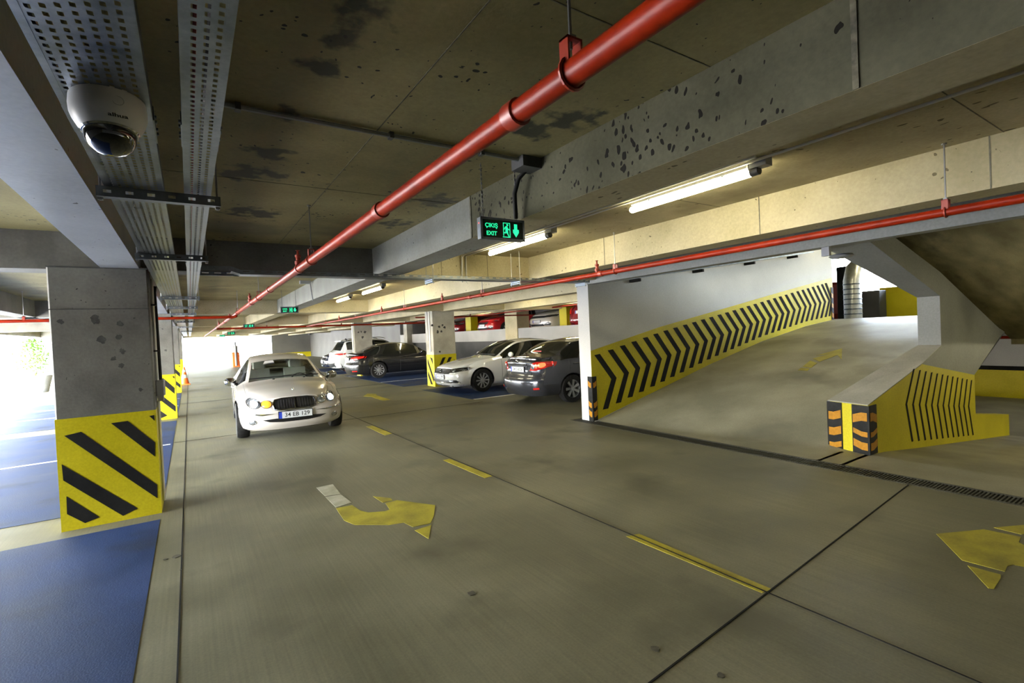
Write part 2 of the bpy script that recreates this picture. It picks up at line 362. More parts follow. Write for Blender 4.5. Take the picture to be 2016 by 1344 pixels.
for q in ([(122,155),(185,142),(213,178),(155,187)], [(157,191),(215,181),(257,212),(196,230)]):
    paint_poly('lane_arrow_block', [c6(*p) for p in q], 'worn')
paint_poly('lane_arrow', [c6(*p) for p in [(197,234),(228,280),(270,297),(400,297),(455,288),(490,305),(557,291),(570,262),(575,222),(430,203),(385,214),(402,238),(385,245),(320,250),(290,243),(258,222)]], 'yline')
paint_poly('lane_arrow_barb', [c6(*p) for p in [(338,188),(405,195),(413,203),(375,212)]], 'yline')
paint_poly('lane_arrow_barb', [c6(*p) for p in [(498,318),(560,298),(550,350)]], 'yline')
paint_poly('lane_arrow', [c5(*p) for p in [(355,510),(880,460),(1290,545),(1265,600),(1330,640),(1900,760),(1900,980),(1210,850),(1140,865),(1110,925),(640,800)]], 'yline')
paint_poly('lane_arrow_barb', [c5(*p) for p in [(700,860),(1065,960),(1065,1000),(990,1115),(930,1110)]], 'yline')
paint_poly('lane_arrow_barb', [c5(*p) for p in [(990,440),(1400,405),(1380,500),(1295,515)]], 'yline')
paint_poly('lane_arrow', [c3(*p) for p in [(1060,740),(1085,722),(1150,724),(1140,731),(1240,762),(1185,768),(1110,742)]], 'yline')
# saw-cut joints in the slab
paint_poly('floor_joint', rect(-.13-.004, Y0, -.13+.004, 40), 'black', .0035)
paint_poly('floor_joint', rect(2.855-.004, Y0, 2.855+.004, 30), 'black', .0075)
a, b = gp(1280, 1344), gp(1785, 957); d = (b-a); d.normalize(); a = a-d*2.2; b = b+d*.06; nrm = Vector((-d.y, d.x, 0))*.005
paint_poly('floor_joint', [a-nrm, b-nrm, b+nrm, a+nrm], 'black', .0045)
paint_poly('floor_joint', rect(-.3, 10.4-.004, 5.9, 10.4+.004), 'black', .0035)
paint_poly('floor_joint', rect(-.3, 17.4-.004, 5.9, 17.4+.004), 'black', .0035)
def blotch(cx, cy, r, n=11):
    return [(cx+r*random.uniform(.65, 1.15)*math.cos(t), cy+r*random.uniform(.65, 1.15)*math.sin(t)) for t in [2*math.pi*k/n for k in range(n)]]
for px, py, r in ((347,1095,.035),(325,1101,.016),(928,1168,.03),(1290,1278,.025),(1420,1330,.02),(356,1122,.008)):
    q = gp(px, py); paint_poly('oil_spot', blotch(q.x, q.y, r), 'oil', .004)
for px, py, r in ((800,757,.16),(822,751,.10),(866,768,.12)):
    q = gp(px, py); paint_poly('oil_spot', blotch(q.x, q.y, r), 'tar', .0065)
# ramp arrow
def on_ramp(px, py):
    k = ray(px, py); t = 4.0
    while t < 60:
        q = CAMPOS+k*t
        if q.z <= ramp_z(q.x): return q
        t += .004
for q in ([(1658,686),(1657,708),(1649,699),(1614,712),(1600,706),(1633,697),(1607,700)], [(1609,715),(1597,724),(1580,722),(1595,710)], [(1594,726),(1590,730),(1571,729),(1577,724)]):
    P = [on_ramp(*p) for p in q]
    MB().prism([(p.x, p.y, ramp_z(p.x)+.002) for p in P], (0, 0, .003)).build('ramp_arrow', 'yline', ramp)

# ---- ceiling with its ribs
ceiling = struct(MB().box((-6.2, Y0, SLAB), (6.4, Y1, SLAB+.25)).box((6.4, 6.7, SLAB), (11.95, Y1, SLAB+.25)).build('ceiling', 'slab'))
def beam(name, a, b, m): return struct(MB().box(a, b).build('ceiling_'+name, m))
E_ = .001
beam('rib_beam', (-3.05, Y0, 2.45), (-2.75, Y1, SLAB+.02), 'col')
beam('rib_beam', (-.674, Y0, 2.45), (-.376, Y1, SLAB+.02), 'leftrib')
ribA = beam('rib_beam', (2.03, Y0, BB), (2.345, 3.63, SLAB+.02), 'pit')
ribA2 = beam('rib_beam', (2.03, 3.63, BB), (2.345, 14.5, SLAB+.02), 'ribgrey')
MB().box((2.031, Y0, BB-.001), (2.344, 3.63, BB+.001)).build('rib_soffit', 'lane', ribA)
beam('rib_beam', (2.03, 15.1, BB), (2.345, Y1, SLAB+.02), 'beam')
ribB = beam('rib_beam', (4.50, Y0, BB), (4.80, Y1, SLAB+.02), 'beam')
beam('ramp_beam', (5.92, Y0, 2.44), (6.10, 6.53, SLAB+.02), 'midgrey')
beam('rib_beam', (6.95, 6.83, 2.45), (7.27, Y1, SLAB+.02), 'beam')
beam('rib_beam', (9.3, 6.83, 2.45), (9.6, Y1, SLAB+.02), 'beam')
for i, (ya, yb) in enumerate(((6.28, 6.62), (14.55, 15.15), (23.4, 23.9), (32, 32.5), (41, 41.5), (50, 50.5))):
    beam('cross_beam', (-6.2, ya, BB-.01), (-.66, yb, SLAB+.015), 'col')
    beam('cross_beam', (-.39, ya, BB+.005), (2.05, yb, SLAB+.015), 'col' if i == 0 else 'beam')
    xb = beam('cross_beam', (2.33, ya, BB+.005), (4.52, yb, SLAB+.015), 'beam')
    if i == 0: xb1 = xb
    beam('cross_beam', (4.78, ya+.0, BB+.005), (11.9, yb, SLAB+.015), 'beam') if i else beam('cross_beam', (4.78, 6.28, 2.5), (5.93, 6.53, SLAB+.015), 'beam')
beam('edge_beam', (-6.2, Y0, 2.45), (-5.9, Y1, SLAB+.02), 'col')
MB().box((2.34, Y0, SLAB-.0015), (4.505, Y1, SLAB+.001)).build('lane_soffit', 'lane', ceiling)
# formwork joint lines on the slab and ribs
def jl(a, b, par=None): return MB().box(a, b).build('formwork_joint', 'jointc', par or ceiling)
jl((.93, Y0, SLAB-.002), (.935, 6.28, SLAB+.001)); jl((-.37, 1.35, SLAB-.002), (2.03, 1.355, SLAB+.001)); jl((-.37, 3.9, SLAB-.002), (2.03, 3.904, SLAB+.001))
for y in (2.95, .9): jl((2.345, y-.003, SLAB-.003), (4.5, y+.003, SLAB+.001))
for y in (.78, 3.63): jl((2.024, y-.010, BB), (2.031, y+.010, SLAB), ribA)
for y in (.97, 2.55, 4.6): jl((4.498, y-.004, BB), (4.501, y+.004, SLAB), ribB)
for x in (3.0, 3.75): jl((x-.003, 6.278, BB+.005), (x+.003, 6.281, SLAB), xb1)

# ---- walls
# chevron wall between the up ramp and the parking bays
wall_ch = struct(MB().prism([(5.95, 6.53, 0), (15.07, 6.53, 0), (15.07, 6.53, 4.4), (6.45, 6.53, 4.4), (6.45, 6.53, 2.80), (5.95, 6.53, 2.80)], (0, .30, 0)).build('wall_chevron', 'whitewall'))
MB().prism([(5.952, 6.527, .005), (5.952, 6.527, 1.26)]+[(x, 6.527, z) for x, z in ((7.83, 1.63), (10.45, 2.045), (12.9, 2.44), (15.07, 2.775))]+[(x, 6.527, ramp_z(x)+.002) for x in (15.07, 13.5, 11.43, 9.42, 7.76, 6.4)]+[(6.05, 6.527, .019)], (0, .004, 0)).build('yellow_band', 'yellow', wall_ch)
BT = [(5.95, 1.26), (7.83, 1.63), (10.45, 2.045), (12.9, 2.44), (15.07, 2.775)]
def band_top(x):
    for (a, za), (b, zb) in zip(BT, BT[1:]):
        if x <= b: return za+(zb-za)*(x-a)/(b-a)
    return BT[-1][1]
CHX = [6.10, 6.43, 6.74, 7.05, 7.37, 7.67, 7.97, 8.27, 8.58, 8.88, 9.18, 9.47, 9.77, 10.05, 10.33, 10.62, 10.90, 11.18, 11.47, 11.75, 12.03, 12.30, 12.58, 12.87, 13.15, 13.41, 13.68, 13.95, 14.21, 14.46, 14.68]
for i, x in enumerate(CHX):
    w = .135 if i < 22 else .12; xa, xb = x+.46, x+.15
    if xa > 15.06: xa = 15.06
    za = .5*(band_top(xa)+ramp_z(xa))-.03; zt = band_top(x)-.11; zb = ramp_z(xb)+.12
    MB().prism([(x-w/2, 6.5265, zt), (x+w/2, 6.5265, zt+.014), (xa, 6.5265, za), (xb+w/2, 6.5265, zb+.004), (xb-w/2, 6.5265, zb), (xa-w, 6.5265, za-.012)], (0, -.0025, 0)).build('chevron', 'black', wall_ch)
MB().box((5.96, 6.5, .0), (6.2, 6.535, .012)).build('base_fillet', 'curb', wall_ch)
# wall and parapet between the two ramp flights, with its slanted opening
PR = [(6.69, 0), (6.69, .59), (8.43, .96), (9.2, 1.172), (9.2, 1.90), (6.05, 2.78), (6.05, 3.3), (7.2, 3.0), (7.61, 2.67), (9.23, 2.27), (11.93, 1.41), (12.39, 1.25), (10.67, .61), (10.67, -.50), (8.07, -.30), (7.1, -.2), (6.69, -.2)]
def backy(x): return 3.05-.092*(x-6.82)
wall_rp = struct(MB().loft2([(x, 2.56, z) for x, z in PR], [((6.82 if abs(x-6.69) < .01 else x), backy(x), z) for x, z in PR]).build('wall_ramp_parapet', 'midgrey'))
MB().loft2([(6.69, 2.557, .592), (8.43, 2.557, .962), (9.2, 2.557, 1.174), (9.2, backy(9.2)+.003, 1.174), (8.43, backy(8.43)+.003, .962), (6.82, 3.053, .592)],
           [(6.69, 2.557, .60), (8.43, 2.557, .97), (9.2, 2.557, 1.182), (9.2, backy(9.2)+.003, 1.182), (8.43, backy(8.43)+.003, .97), (6.82, 3.053, .60)]).build('coping', 'curb', wall_rp)
MB().prism([(6.69, 2.558, 0), (6.69, 2.558, .588), (8.43, 2.558, .955), (10.668, 2.558, .615), (10.668, 2.558, -.448), (8.07, 2.558, -.15), (7.1, 2.558, -.03)], (0, -.004, 0)).build('yellow_band', 'yellow', wall_rp)
MB().prism([(6.691, 2.556, .002), (6.691, 2.556, .588), (6.821, 3.05, .588), (6.821, 3.05, .002)], (-.004, 0, 0)).build('yellow_end', 'yellow', wall_rp)
for i in range(12):
    t = i/11; xt = 8.145+2.385*t; zt = .915-.37*t; xa = 7.80+2.50*t; za = .474-.33*t; xb = 8.02+2.51*t; zb = -.046-.30*t; w = .055
    MB().prism([(xt-w, 2.5535, zt), (xt, 2.5535, zt), (xa+w*.9, 2.5535, za), (xb, 2.5535, zb), (xb-w, 2.5535, zb), (xa-w*.1, 2.5535, za)], (0, -.0025, 0)).build('chevron', 'black', wall_rp)
MB().prism([(10.67, 2.56, -.5), (12.62, 2.56, -.75), (12.62, 2.56, -.285), (10.67, 2.56, -.028)], (0, .2, 0)).build('low_kerb_wall', 'yellow', wall_rp)
# upper flight seen from below
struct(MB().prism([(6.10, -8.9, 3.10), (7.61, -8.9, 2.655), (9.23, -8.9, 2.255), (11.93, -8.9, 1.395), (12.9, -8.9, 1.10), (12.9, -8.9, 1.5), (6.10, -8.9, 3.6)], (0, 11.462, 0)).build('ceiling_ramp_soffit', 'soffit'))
wall_dr = struct(MB().box((18.0, -9, -.7), (18.2, 6.6, 1.30)).build('wall_down_ramp_end', 'graywall'))
MB().box((17.99, -9, -.69), (17.999, 6.5, .06)).build('yellow_band', 'yellow', wall_dr); MB().box((17.985, -9, .06), (17.999, 6.5, .17)).build('black_stripe', 'black', wall_dr)
MB().tube([(17.9, -8, .93), (17.9, 6.4, .93)], .04, 8).build('wall_pipe', 'red', wall_dr)
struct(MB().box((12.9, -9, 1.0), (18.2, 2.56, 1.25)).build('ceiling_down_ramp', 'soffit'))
struct(MB().box((10.3, 6.53, -.9), (18.2, 6.83, 0)).build('wall_lower_side', 'graywall'))
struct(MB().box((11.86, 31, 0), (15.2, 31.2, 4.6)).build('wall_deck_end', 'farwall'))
# half-level deck behind the bays
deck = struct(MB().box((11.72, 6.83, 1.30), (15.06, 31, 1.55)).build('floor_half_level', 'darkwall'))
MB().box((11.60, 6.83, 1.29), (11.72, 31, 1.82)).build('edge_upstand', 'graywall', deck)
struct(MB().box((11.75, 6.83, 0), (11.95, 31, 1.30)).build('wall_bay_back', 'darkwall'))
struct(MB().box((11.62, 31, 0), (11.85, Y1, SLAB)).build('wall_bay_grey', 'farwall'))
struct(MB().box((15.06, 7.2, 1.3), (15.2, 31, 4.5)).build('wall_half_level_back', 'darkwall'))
struct(MB().box((11.70, 6.83, 2.60), (12.0, 31, 4.3)).build('wall_half_level_lintel', 'beam'))
struct(MB().box((11.7, 6.83, 4.4), (15.2, 31, 4.6)).build('ceiling_half_level', 'slab'))
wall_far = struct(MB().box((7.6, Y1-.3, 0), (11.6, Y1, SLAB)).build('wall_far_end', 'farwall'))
MB().box((7.6, Y1-.305, 0), (11.6, Y1-.299, .55)).build('yellow_band', 'yellow', wall_far)
struct(MB().box((-6.2, Y0-.2, 0), (18.2, Y0, 3.3)).build('wall_behind', 'graywall'))
# upper landing at the head of the ramp
wl = struct(MB().box((22.0, 2.6, 1.60), (22.2, 10.5, 2.35)).build('wall_landing', 'whitewall'))
struct(MB().box((15.08, 6.53, 1.35), (24.0, 10.5, 1.60)).build('floor_landing', 'ramp'))
struct(MB().box((6.05, -9, 4.42), (24.0, 10.5, 4.62)).build('ceiling_landing', 'slab'))
struct(MB().box((-6.2, Y0, 0), (-6.0, 3.9, SLAB)).build('wall_left_blocker', 'graywall'))  # unseen wall, its length set to hold back the near daylight
struct(MB().box((18.2, -9, -.7), (18.4, 2.5, 4.42)).build('wall_landing_right', 'whitewall'))
struct(MB().box((6.12, -9, 3.06), (6.40, 6.83, 4.42)).build('wall_sun_block', 'graywall'))  # unseen, added to stop sun leaking in above the slab
struct(MB().box((15.0, 2.42, 1.26), (24.0, 2.6, 4.42)).build('wall_landing_side', 'whitewall'))
struct(MB().box((15.2, 10.3, 1.35), (24.0, 10.5, 4.42)).build('wall_landing_back', 'whitewall'))
# outside
ext = struct(MB().box((-60, -20, -.35), (-6.2, 120, -.02)).box((-6.2, Y1, -.35), (40, 120, -.02)).build('floor_outside', 'extground'))
# ================================================================== columns
def column(loc, x0, y0, x1, y1, h, m, label, front=True, side='L', marks=(), band=1.04, group=None, stripes=True):
    t = thing('concrete_column', (.5*(x0+x1), .5*(y0+y1), loc[2]), label, 'column', group); z0 = loc[2]
    MB().bbox((x0, y0, z0), (x1, y1, z0+h), .012).build('shaft', m, t)
    b = MB().prism([(x0-.004, y0-.004, z0), (x1+.004, y0-.004, z0), (x1+.004, y1+.004, z0), (x0-.004, y1+.004, z0)], (0, 0, band)).build('yellow_base', 'yellow', t)
    if stripes:
        # slanted black stripes, front face (towards the viewer), falling to the right
        W = x1-x0; yf = y0-.0045
        def stripe(face, pts):
            if face == 'f': P = [(x0+u*W, yf, z0+v) for u, v in pts]; MB().prism(P, (0, -.002, 0)).build('black_stripe', 'black', t)
            else:
                D = y1-y0; xs = x1+.0045 if side == 'L' else x0-.0045
                MB().prism([(xs, y0+u*D, z0+v) for u, v in pts], (.002 if side == 'L' else -.002, 0, 0)).build('black_stripe', 'black', t)
        if side == 'L':
            stripe('f', [(.075, .885), (.235, .905), (.97, .29), (.965, .155)])
            stripe('f', [(.53, .955), (.70, .96), (.975, .715), (.965, .575)])
            stripe('f', [(.035, .625), (.04, .475), (.595, .045), (.75, .09)])
            stripe('f', [(.055, .16), (.22, .045), (.36, .075), (.06, .325)])
            stripe('f', [(.93, .985), (.985, .99), (.985, .93)])
        else:
            stripe('f', [(.05, .45), (.38, .93), (.52, .94), (.05, .27)]); stripe('f', [(.45, .62), (.66, .93), (.8, .93), (.5, .5)])
            stripe('f', [(.62, .45), (.9, .85), (.96, .78), (.68, .35)])
            stripe('s', [(.15, .30), (.85, .92), (.85, .74), (.15, .12)]); stripe('s', [(.15, .70), (.5, .96), (.2, .92)]); stripe('s', [(.30, .06), (.88, .50), (.88, .34), (.55, .06)])
    for u, v, r in marks:
        n = 13; P = [(x0+u*(x1-x0)+r*random.uniform(.5, 1.15)*math.cos(k*2*math.pi/n), y0-.0005, z0+v+r*random.uniform(.5, 1.15)*math.sin(k*2*math.pi/n)) for k in range(n)]
        MB().prism(P, (0, -.0015, 0)).build('cement_blotch', 'tar', t)
    return t
def px_marks(lst, x0, x1, yf):
    out = []
    for px, py, r in lst:
        q = on(px, py, 'y', yf); out.append(((q.x-x0)/(x1-x0), q.z, r))
    return out
mk = px_marks([(119,633,.026),(187,629,.045),(236,637,.032),(200,669,.04),(233,664,.03),(241,691,.03),(223,706,.03),(239,720,.028),(277,767,.022),(305,773,.006),(264,626,.010)], -1.06, -.313, 6.08)
c1 = column((0, 0, 0), -1.06, 6.08, -.313, 6.58, 2.46, 'col', 'grey concrete column with yellow and black base nearest the white sedan, left foreground', marks=mk)
MB().box((-1.06, 6.074, 2.05), (-.313, 6.081, 2.058)).build('pour_joint', 'tar', c1); MB().box((-1.06, 6.07, 2.44), (-.313, 6.081, 2.455)).build('pour_joint', 'tar', c1)
column((0, 0, 0), -1.06, 13.95, -.313, 14.5, 2.46, 'col', 'second striped concrete column along the left side of the aisle', marks=[(.8, 1.6, .03), (.75, 2.1, .02)])
column((0, 0, 0), -1.06, 21.85, -.313, 22.4, 2.46, 'col', 'third striped column on the left, just before the traffic cone')
column((0, 0, 0), -1.06, 31.0, -.313, 31.5, 2.46, 'col', 'farthest column on the left side of the aisle, beyond the traffic cone', stripes=False)
mkr = px_marks([(851,640,.05),(865,643,.05),(871,640,.045),(875,644,.05),(862,653,.055),(869,652,.045),(866,692,.04)], 6.63, 7.43, 14.75)
r1 = column((0, 0, 0), 6.63, 14.75, 7.43, 15.35, 2.47, 'colR', 'concrete column with yellow striped base between the white sedan in the bay and the black sedan', side='R', marks=mkr)
MB().box((6.60, 14.93, 1.15), (6.628, 15.0, 2.46)).box((6.60, 15.12, 1.5), (6.628, 15.16, 2.46)).build('cable_trunking', 'wplast', r1)
mk2 = [(.25, 2.0, .05), (.4, 2.02, .05), (.6, 2.0, .07), (.45, 1.75, .07)]
r2 = column((0, 0, 0), 6.63, 23.85, 7.5, 24.3, 2.47, 'colR', 'pale concrete column between the black sedan and the white sport utility car', side='R', marks=mk2)
MB().box((6.59, 23.95, .9), (6.628, 24.05, 2.46)).build('cable_trunking', 'wplast', r2)
# half level columns
def plain_col(x0, y0, x1, y1, z0, h, m, label):
    t = thing('concrete_column', (.5*(x0+x1), .5*(y0+y1), z0), label, 'column'); MB().bbox((x0, y0, z0), (x1, y1, z0+h), .01).build('shaft', m, t); return t
q = on(911, 625, 'x', 12.9); plain_col(12.9, q.y-.9, 13.35, q.y-.3, 1.55, 2.75, 'yellow', 'yellow column on the raised deck beside the red hatchback')
q = on(1106, 620, 'x', 12.5); plain_col(12.45, q.y-.35, 12.9, q.y+.1, 1.55, 2.75, 'yellow', 'yellow column on the raised deck to the right of the white car')
plain_col(11.56, 17.15, 12.2, 18.1, 0, 2.61, 'beam', 'bare concrete column standing in front of the raised deck')
q = on(800, 640, 'x', 11.4); plain_col(11.3, q.y-.3, 11.7, q.y+.3, 0, SLAB-.01, 'colR', 'grey column at the back of the bays behind the black sedan')

# ================================================================== corner guards
def guard(px, py, h, dirs, label, z0=0.0, w=.105, bands=None, fy=0.0):
    """rubber corner guard: px,py the corner; dirs two unit vectors along the two wall faces"""
    t = thing('corner_guard', (px, py, z0), label, 'corner guard'); a, b = Vector((*dirs[0], 0)), Vector((*dirs[1], 0)); th = .012
    n = -(a+b); P = Vector((px, py, z0)); o = P
    # outward offsets of the faces: opposite of the other direction
    sec = [o+a*w-b*th*.2, o+a*w-b*th, o-b*th+a*.012, o-(a+b)*th*.75, o-a*th+b*.012, o+b*w-a*th, o+b*w-a*th*.2, o]
    MB().prism(sec, (0, 0, h)).build('rubber_body', 'rubber', t)
    for z, hh, k in (bands or [(.10, .10, 1), (.27, .10, 1), (.44, .10, 1)]):
        s = .035*k
        for d, e in ((a, b), (b, a)):
            m = -e*(th+.0015); q0 = o+m+d*.014; q1 = o+m+d*(w-.012)
            MB().prism([q0+Vector((0, 0, z)), q0+(q1-q0)*.4+Vector((0, 0, z)), q1+Vector((0, 0, z+s)), q1+Vector((0, 0, z+s+hh)), q0+(q1-q0)*.4+Vector((0, 0, z+hh)), q0+Vector((0, 0, z+hh))], -e*.002).build('reflective_band', 'amber_refl', t)
    return t
guard(5.948, 6.526, .80, ((0, 1), (1, 0)), 'black and amber rubber guard on the corner of the chevron wall by the drain', w=.10, bands=[(.075, .10, 1), (.24, .09, 1), (.60, .09, 1)])
dv = Vector((6.82-6.69, 3.05-2.56)).normalized()
guard(6.688, 2.554, .585, ((dv.x, dv.y), (1, 0)), 'black and amber rubber guard on the kerb corner beside the chevron panel', w=.20, bands=[(.05, .09, 1), (.21, .06, 1), (.40, .10, -1)])
guard(6.822, 3.056, .585, ((-dv.x, -dv.y), (1, -.09)), 'black and amber rubber guard on the kerb corner facing up the ramp', w=.19, bands=[(.0, .07, 1), (.16, .10, 1), (.36, .10, 1)])
guard(15.072, 6.527, .9, ((0, 1), (-1, 0)), 'striped rubber guard at the head of the ramp', z0=1.60, w=.12, bands=[(.05, .12, 1), (.32, .12, 1), (.60, .12, 1)])

# ================================================================== drain grate
M['grate'] = noisy('dark_cast_iron', (.035, .034, .028), (.07, .068, .055), 20.0, .6, bump=.1)
t = thing('drain_grate', (5.9, 3.0, -.02), 'long dark steel drain grate across the foot of the ramps', 'drain grate')
MB().box((5.765, -1.2, -.03), (5.80, 6.95, .002)).box((6.01, -1.2, -.03), (6.045, 6.95, .002)).build('frame', 'grate', t)
bm_ = MB().box((5.80, -.0065, -.022), (6.01, .0065, .0)); b0 = bm_.build('grate_bar', 'grate', None); b0.parent = t
def _fix(o, y): o.location = (-5.9, y-3.0, .02)
ys = [-1.17+.0275*i for i in range(295)]
_fix(b0, ys[0])
for y in ys[1:]: o = b0.copy(); C.objects.link(o); o.parent = t; _fix(o, y)

# ================================================================== tube lights
def tube_light(x, y0, y1, label, z=SLAB, group=None):
    t = thing('tube_light', (x, .5*(y0+y1), z), label, 'light fixture', group)
    MB().box((x-.03, y0+.05, z-.05), (x+.03, y1-.03, z)).build('housing', 'wplast', t)
    MB().tube([(x+.0, y0, z-.085), (x, y0+.012, z-.085), (x, y1-.012, z-.085), (x, y1, z-.085)], [.02, .028, .028, .02], 12).build('tube', 'tube', t, smooth=40)
    e = MB().tube([(x, y0-.03, z-.08), (x, y0+.03, z-.08)], .034, 12).box((x-.025, y0-.03, z-.07), (x+.025, y0+.04, z)).build('end_cap', 'dplast', t, smooth=40)
    MB().box((x-.04, y0-.10, z-.065), (x+.045, y0+.02, z)).build('junction_box', 'gplast', t)
    for k in (.2, .8): MB().box((x-.034, y0+(y1-y0)*k-.01, z-.06), (x+.034, y0+(y1-y0)*k+.01, z-.045)).build('clip', 'galv', t)
    return t
tube_light(3.46, 1.98, 3.17, 'lit fluorescent tube light nearest the viewer, right of the exit sign')
tube_light(3.45, 4.40, 5.70, 'lit fluorescent tube light just behind the near exit sign')
tube_light(3.48, 10.2, 11.6, 'lit tube light beyond the cross cable tray, third along the ceiling')
tube_light(3.48, 12.7, 14.0, 'lit tube light just in front of the second cross beam, fourth along the ceiling')
tube_light(3.48, 17.6, 18.9, 'small lit tube light far along the aisle behind the second exit sign')
tube_light(3.48, 26.2, 27.5, 'farthest small tube light along the aisle ceiling')
tube_light(8.3, 8.8, 10.1, 'tube light over the dark grey sedan, hidden behind the ribs', z=SLAB)
tube_light(8.3, 12.1, 13.4, 'tube light over the white sedan in the bay, hidden behind the ribs')
tube_light(8.3, 19.2, 20.5, 'tube light over the black sedan, hidden behind the ribs')
tube_light(8.3, 26.2, 27.5, 'tube light over the white sport utility car, hidden behind the ribs')
tube_light(11.4, 12.6, 13.9, 'tube light by the raised deck edge nearest the ramp')
tube_light(11.4, 19.4, 20.7, 'tube light by the raised deck edge above the red hatchback')
tube_light(9.6, 4.2, 5.5, 'added fill tube over the middle of the ramp', z=4.42)  # hidden fill light, added to brighten the chevron wall
tube_light(12.2, 4.8, 6.1, 'tube light over the upper part of the ramp', z=4.42)
tube_light(14.4, 4.8, 6.1, 'tube light over the head of the ramp', z=4.42)
tube_light(17.2, 3.2, 4.5, 'added fill tube over the upper landing nearest the ramp', z=4.42)  # made-up tube standing in for daylight on the landing
tube_light(20.0, 3.2, 4.5, 'added fill tube over the upper landing by the yellow wall', z=4.42)  # second invented landing tube, also in place of daylight
tube_light(7.3, -2.0, -.7, 'added fill tube under the upper flight, right of the viewer', z=2.725)  # out of frame, added to light the parapet front
tube_light(9.0, -.5, .8, 'second added fill tube under the upper flight, nearest the parapet wall', z=2.30)  # extra unseen light where the rib shadows the parapet
tube_light(10.5, .1, 1.4, 'lowest added fill tube under the upper flight beside the low kerb wall', z=1.84)  # third added light, lifts the dark parapet face
tube_light(18.6, 5.2, 6.5, 'added fill tube over the landing in front of the foil duct', z=4.42)  # added to brighten the backlit yellow landing wall
tube_light(14.5, 0.0, 1.3, 'tube light on the ceiling below the upper flight', z=1.0)
# conduit run feeding the lights
t = tag(MB().tube([(3.40, -2, SLAB-.026), (3.40, 6.2, SLAB-.026), (3.38, 6.25, SLAB-.04), (3.38, 6.26, 2.40)], .010, 8).tube([(3.33, 1.9, SLAB-.022), (3.33, 6.2, SLAB-.022), (3.31, 6.24, SLAB-.05), (3.31, 6.26, 2.40)], .012, 8).build('lighting_conduit', 'wconduit', smooth=40),
        'thin pale conduit running along the ceiling past the near tube lights', 'conduit')
t = thing('ceiling_conduit', (1, 2.69, SLAB), 'grey conduit clipped across the near ceiling to a dark box', 'conduit')
MB().tube([(.05, 2.69, SLAB-.016), (1.90, 2.69, SLAB-.016)], .013, 8).build('conduit_pipe', 'conduit', t, smooth=40)
MB().box((1.88, 2.63, SLAB-.07), (2.03, 2.77, SLAB)).build('junction_box', 'dplast', t)
for x in (.25, 1.01, 1.6): MB().box((x-.012, 2.668, SLAB-.034), (x+.012, 2.712, SLAB)).build('clip', 'dplast', t)
tag(MB().tube([(1.985, 2.74, SLAB-.05), (1.955, 2.80, SLAB-.10), (1.95, 2.85, 2.62), (1.965, 2.87, 2.50), (1.975, 2.885, 2.455)], .016, 8).build('flexible_cable', 'rubber', smooth=50), 'black corrugated cable dropping from the ceiling box to the exit sign', 'cable')

# ================================================================== exit signs
MAN = [(0.52,.86,.07)]
def exit_sign(x0, x1, y, zb, zt, label, detail=True):
    t = thing('exit_sign', (.5*(x0+x1), y, zb), label, 'exit sign'); W = x1-x0; H = zt-zb
    MB().box((x0, y-.012, zb), (x1, y+.035, zt)).build('housing', 'galvd', t)
    fr = .035*W
    MB().box((x0-.003, y-.018, zb-.003), (x1+.003, y-.012, zb+fr)).box((x0-.003, y-.018, zt-fr), (x1+.003, y-.012, zt+.003)).box((x0-.003, y-.018, zb), (x0+fr, y-.012, zt)).box((x1-fr, y-.018, zb), (x1+.003, y-.012, zt)).build('frame', 'galv', t)
    MB().box((x0+fr, y-.0145, zb+fr), (x1-fr, y-.012, zt-fr)).build('face', 'signface', t)
    f = y-.0152; ex, ey = (1, 0, 0), (0, 0, 1)
    P = lambda u, v: (x0+u*W, f, zb+v*H)
    mb = MB(); text_on(mb, 'ÇIKIŞ', .27*H, P(.235, .64), ex, ey, bold=.0009, sx=1.05); mb.build('lettering', 'green', t, normals=False)
    mb = MB(); text_on(mb, 'EXIT', .27*H, P(.235, .27), ex, ey, bold=.0009, sx=1.05); mb.build('lettering', 'green', t, normals=False)
    # running figure in a doorway
    mb = MB()
    def poly(pts): mb.add([P(u, v) for u, v in pts], [tuple(range(len(pts)))])
    for r in ([(.50,.20),(.515,.20),(.515,.82),(.50,.82)], [(.50,.80),(.665,.80),(.665,.83),(.50,.83)], [(.65,.15),(.665,.15),(.665,.82),(.65,.82)], [(.485,.13),(.665,.13),(.665,.165),(.485,.165)]): poly(r)
    poly([(.60+.022*math.cos(k*.6283), .73+.055*math.sin(k*.6283)) for k in range(10)])
    poly([(.555,.66),(.60,.67),(.612,.46),(.575,.38),(.552,.42)]); poly([(.56,.66),(.525,.58),(.52,.50),(.535,.50),(.545,.56),(.567,.60)])
    poly([(.595,.66),(.618,.56),(.648,.52),(.645,.48),(.61,.51),(.585,.58)]); poly([(.575,.42),(.612,.44),(.615,.32),(.645,.17),(.625,.16),(.592,.30)])
    poly([(.552,.44),(.59,.40),(.575,.33),(.515,.32),(.515,.37),(.55,.38)])
    mb.build('pictogram', 'green', t, normals=False)
    mb = MB(); poly([(.76,.80),(.835,.80),(.835,.54),(.87,.54),(.87,.40),(.80,.17),(.73,.40),(.73,.54),(.76,.54)]); mb.build('arrow', 'green', t, normals=False)
    # hanging chains
    for u in (.10, .88):
        x = x0+u*W; n = int((SLAB-zt)/.03); mb = MB(); mb.tube([(x, y+.012, zt), (x, y+.012, SLAB)], .0028, 5)
        for k in range(n): z = zt+.015+k*.03; mb.box((x-.006, y+.010, z), (x+.006, y+.014, z+.016))
        mb.build('chain', 'rod', t)
    if detail: MB().box((x0-.0035, y+.005, zb+H*.72), (x0, y+.013, zb+H*.76)).build('indicator', 'led', t)
    return t
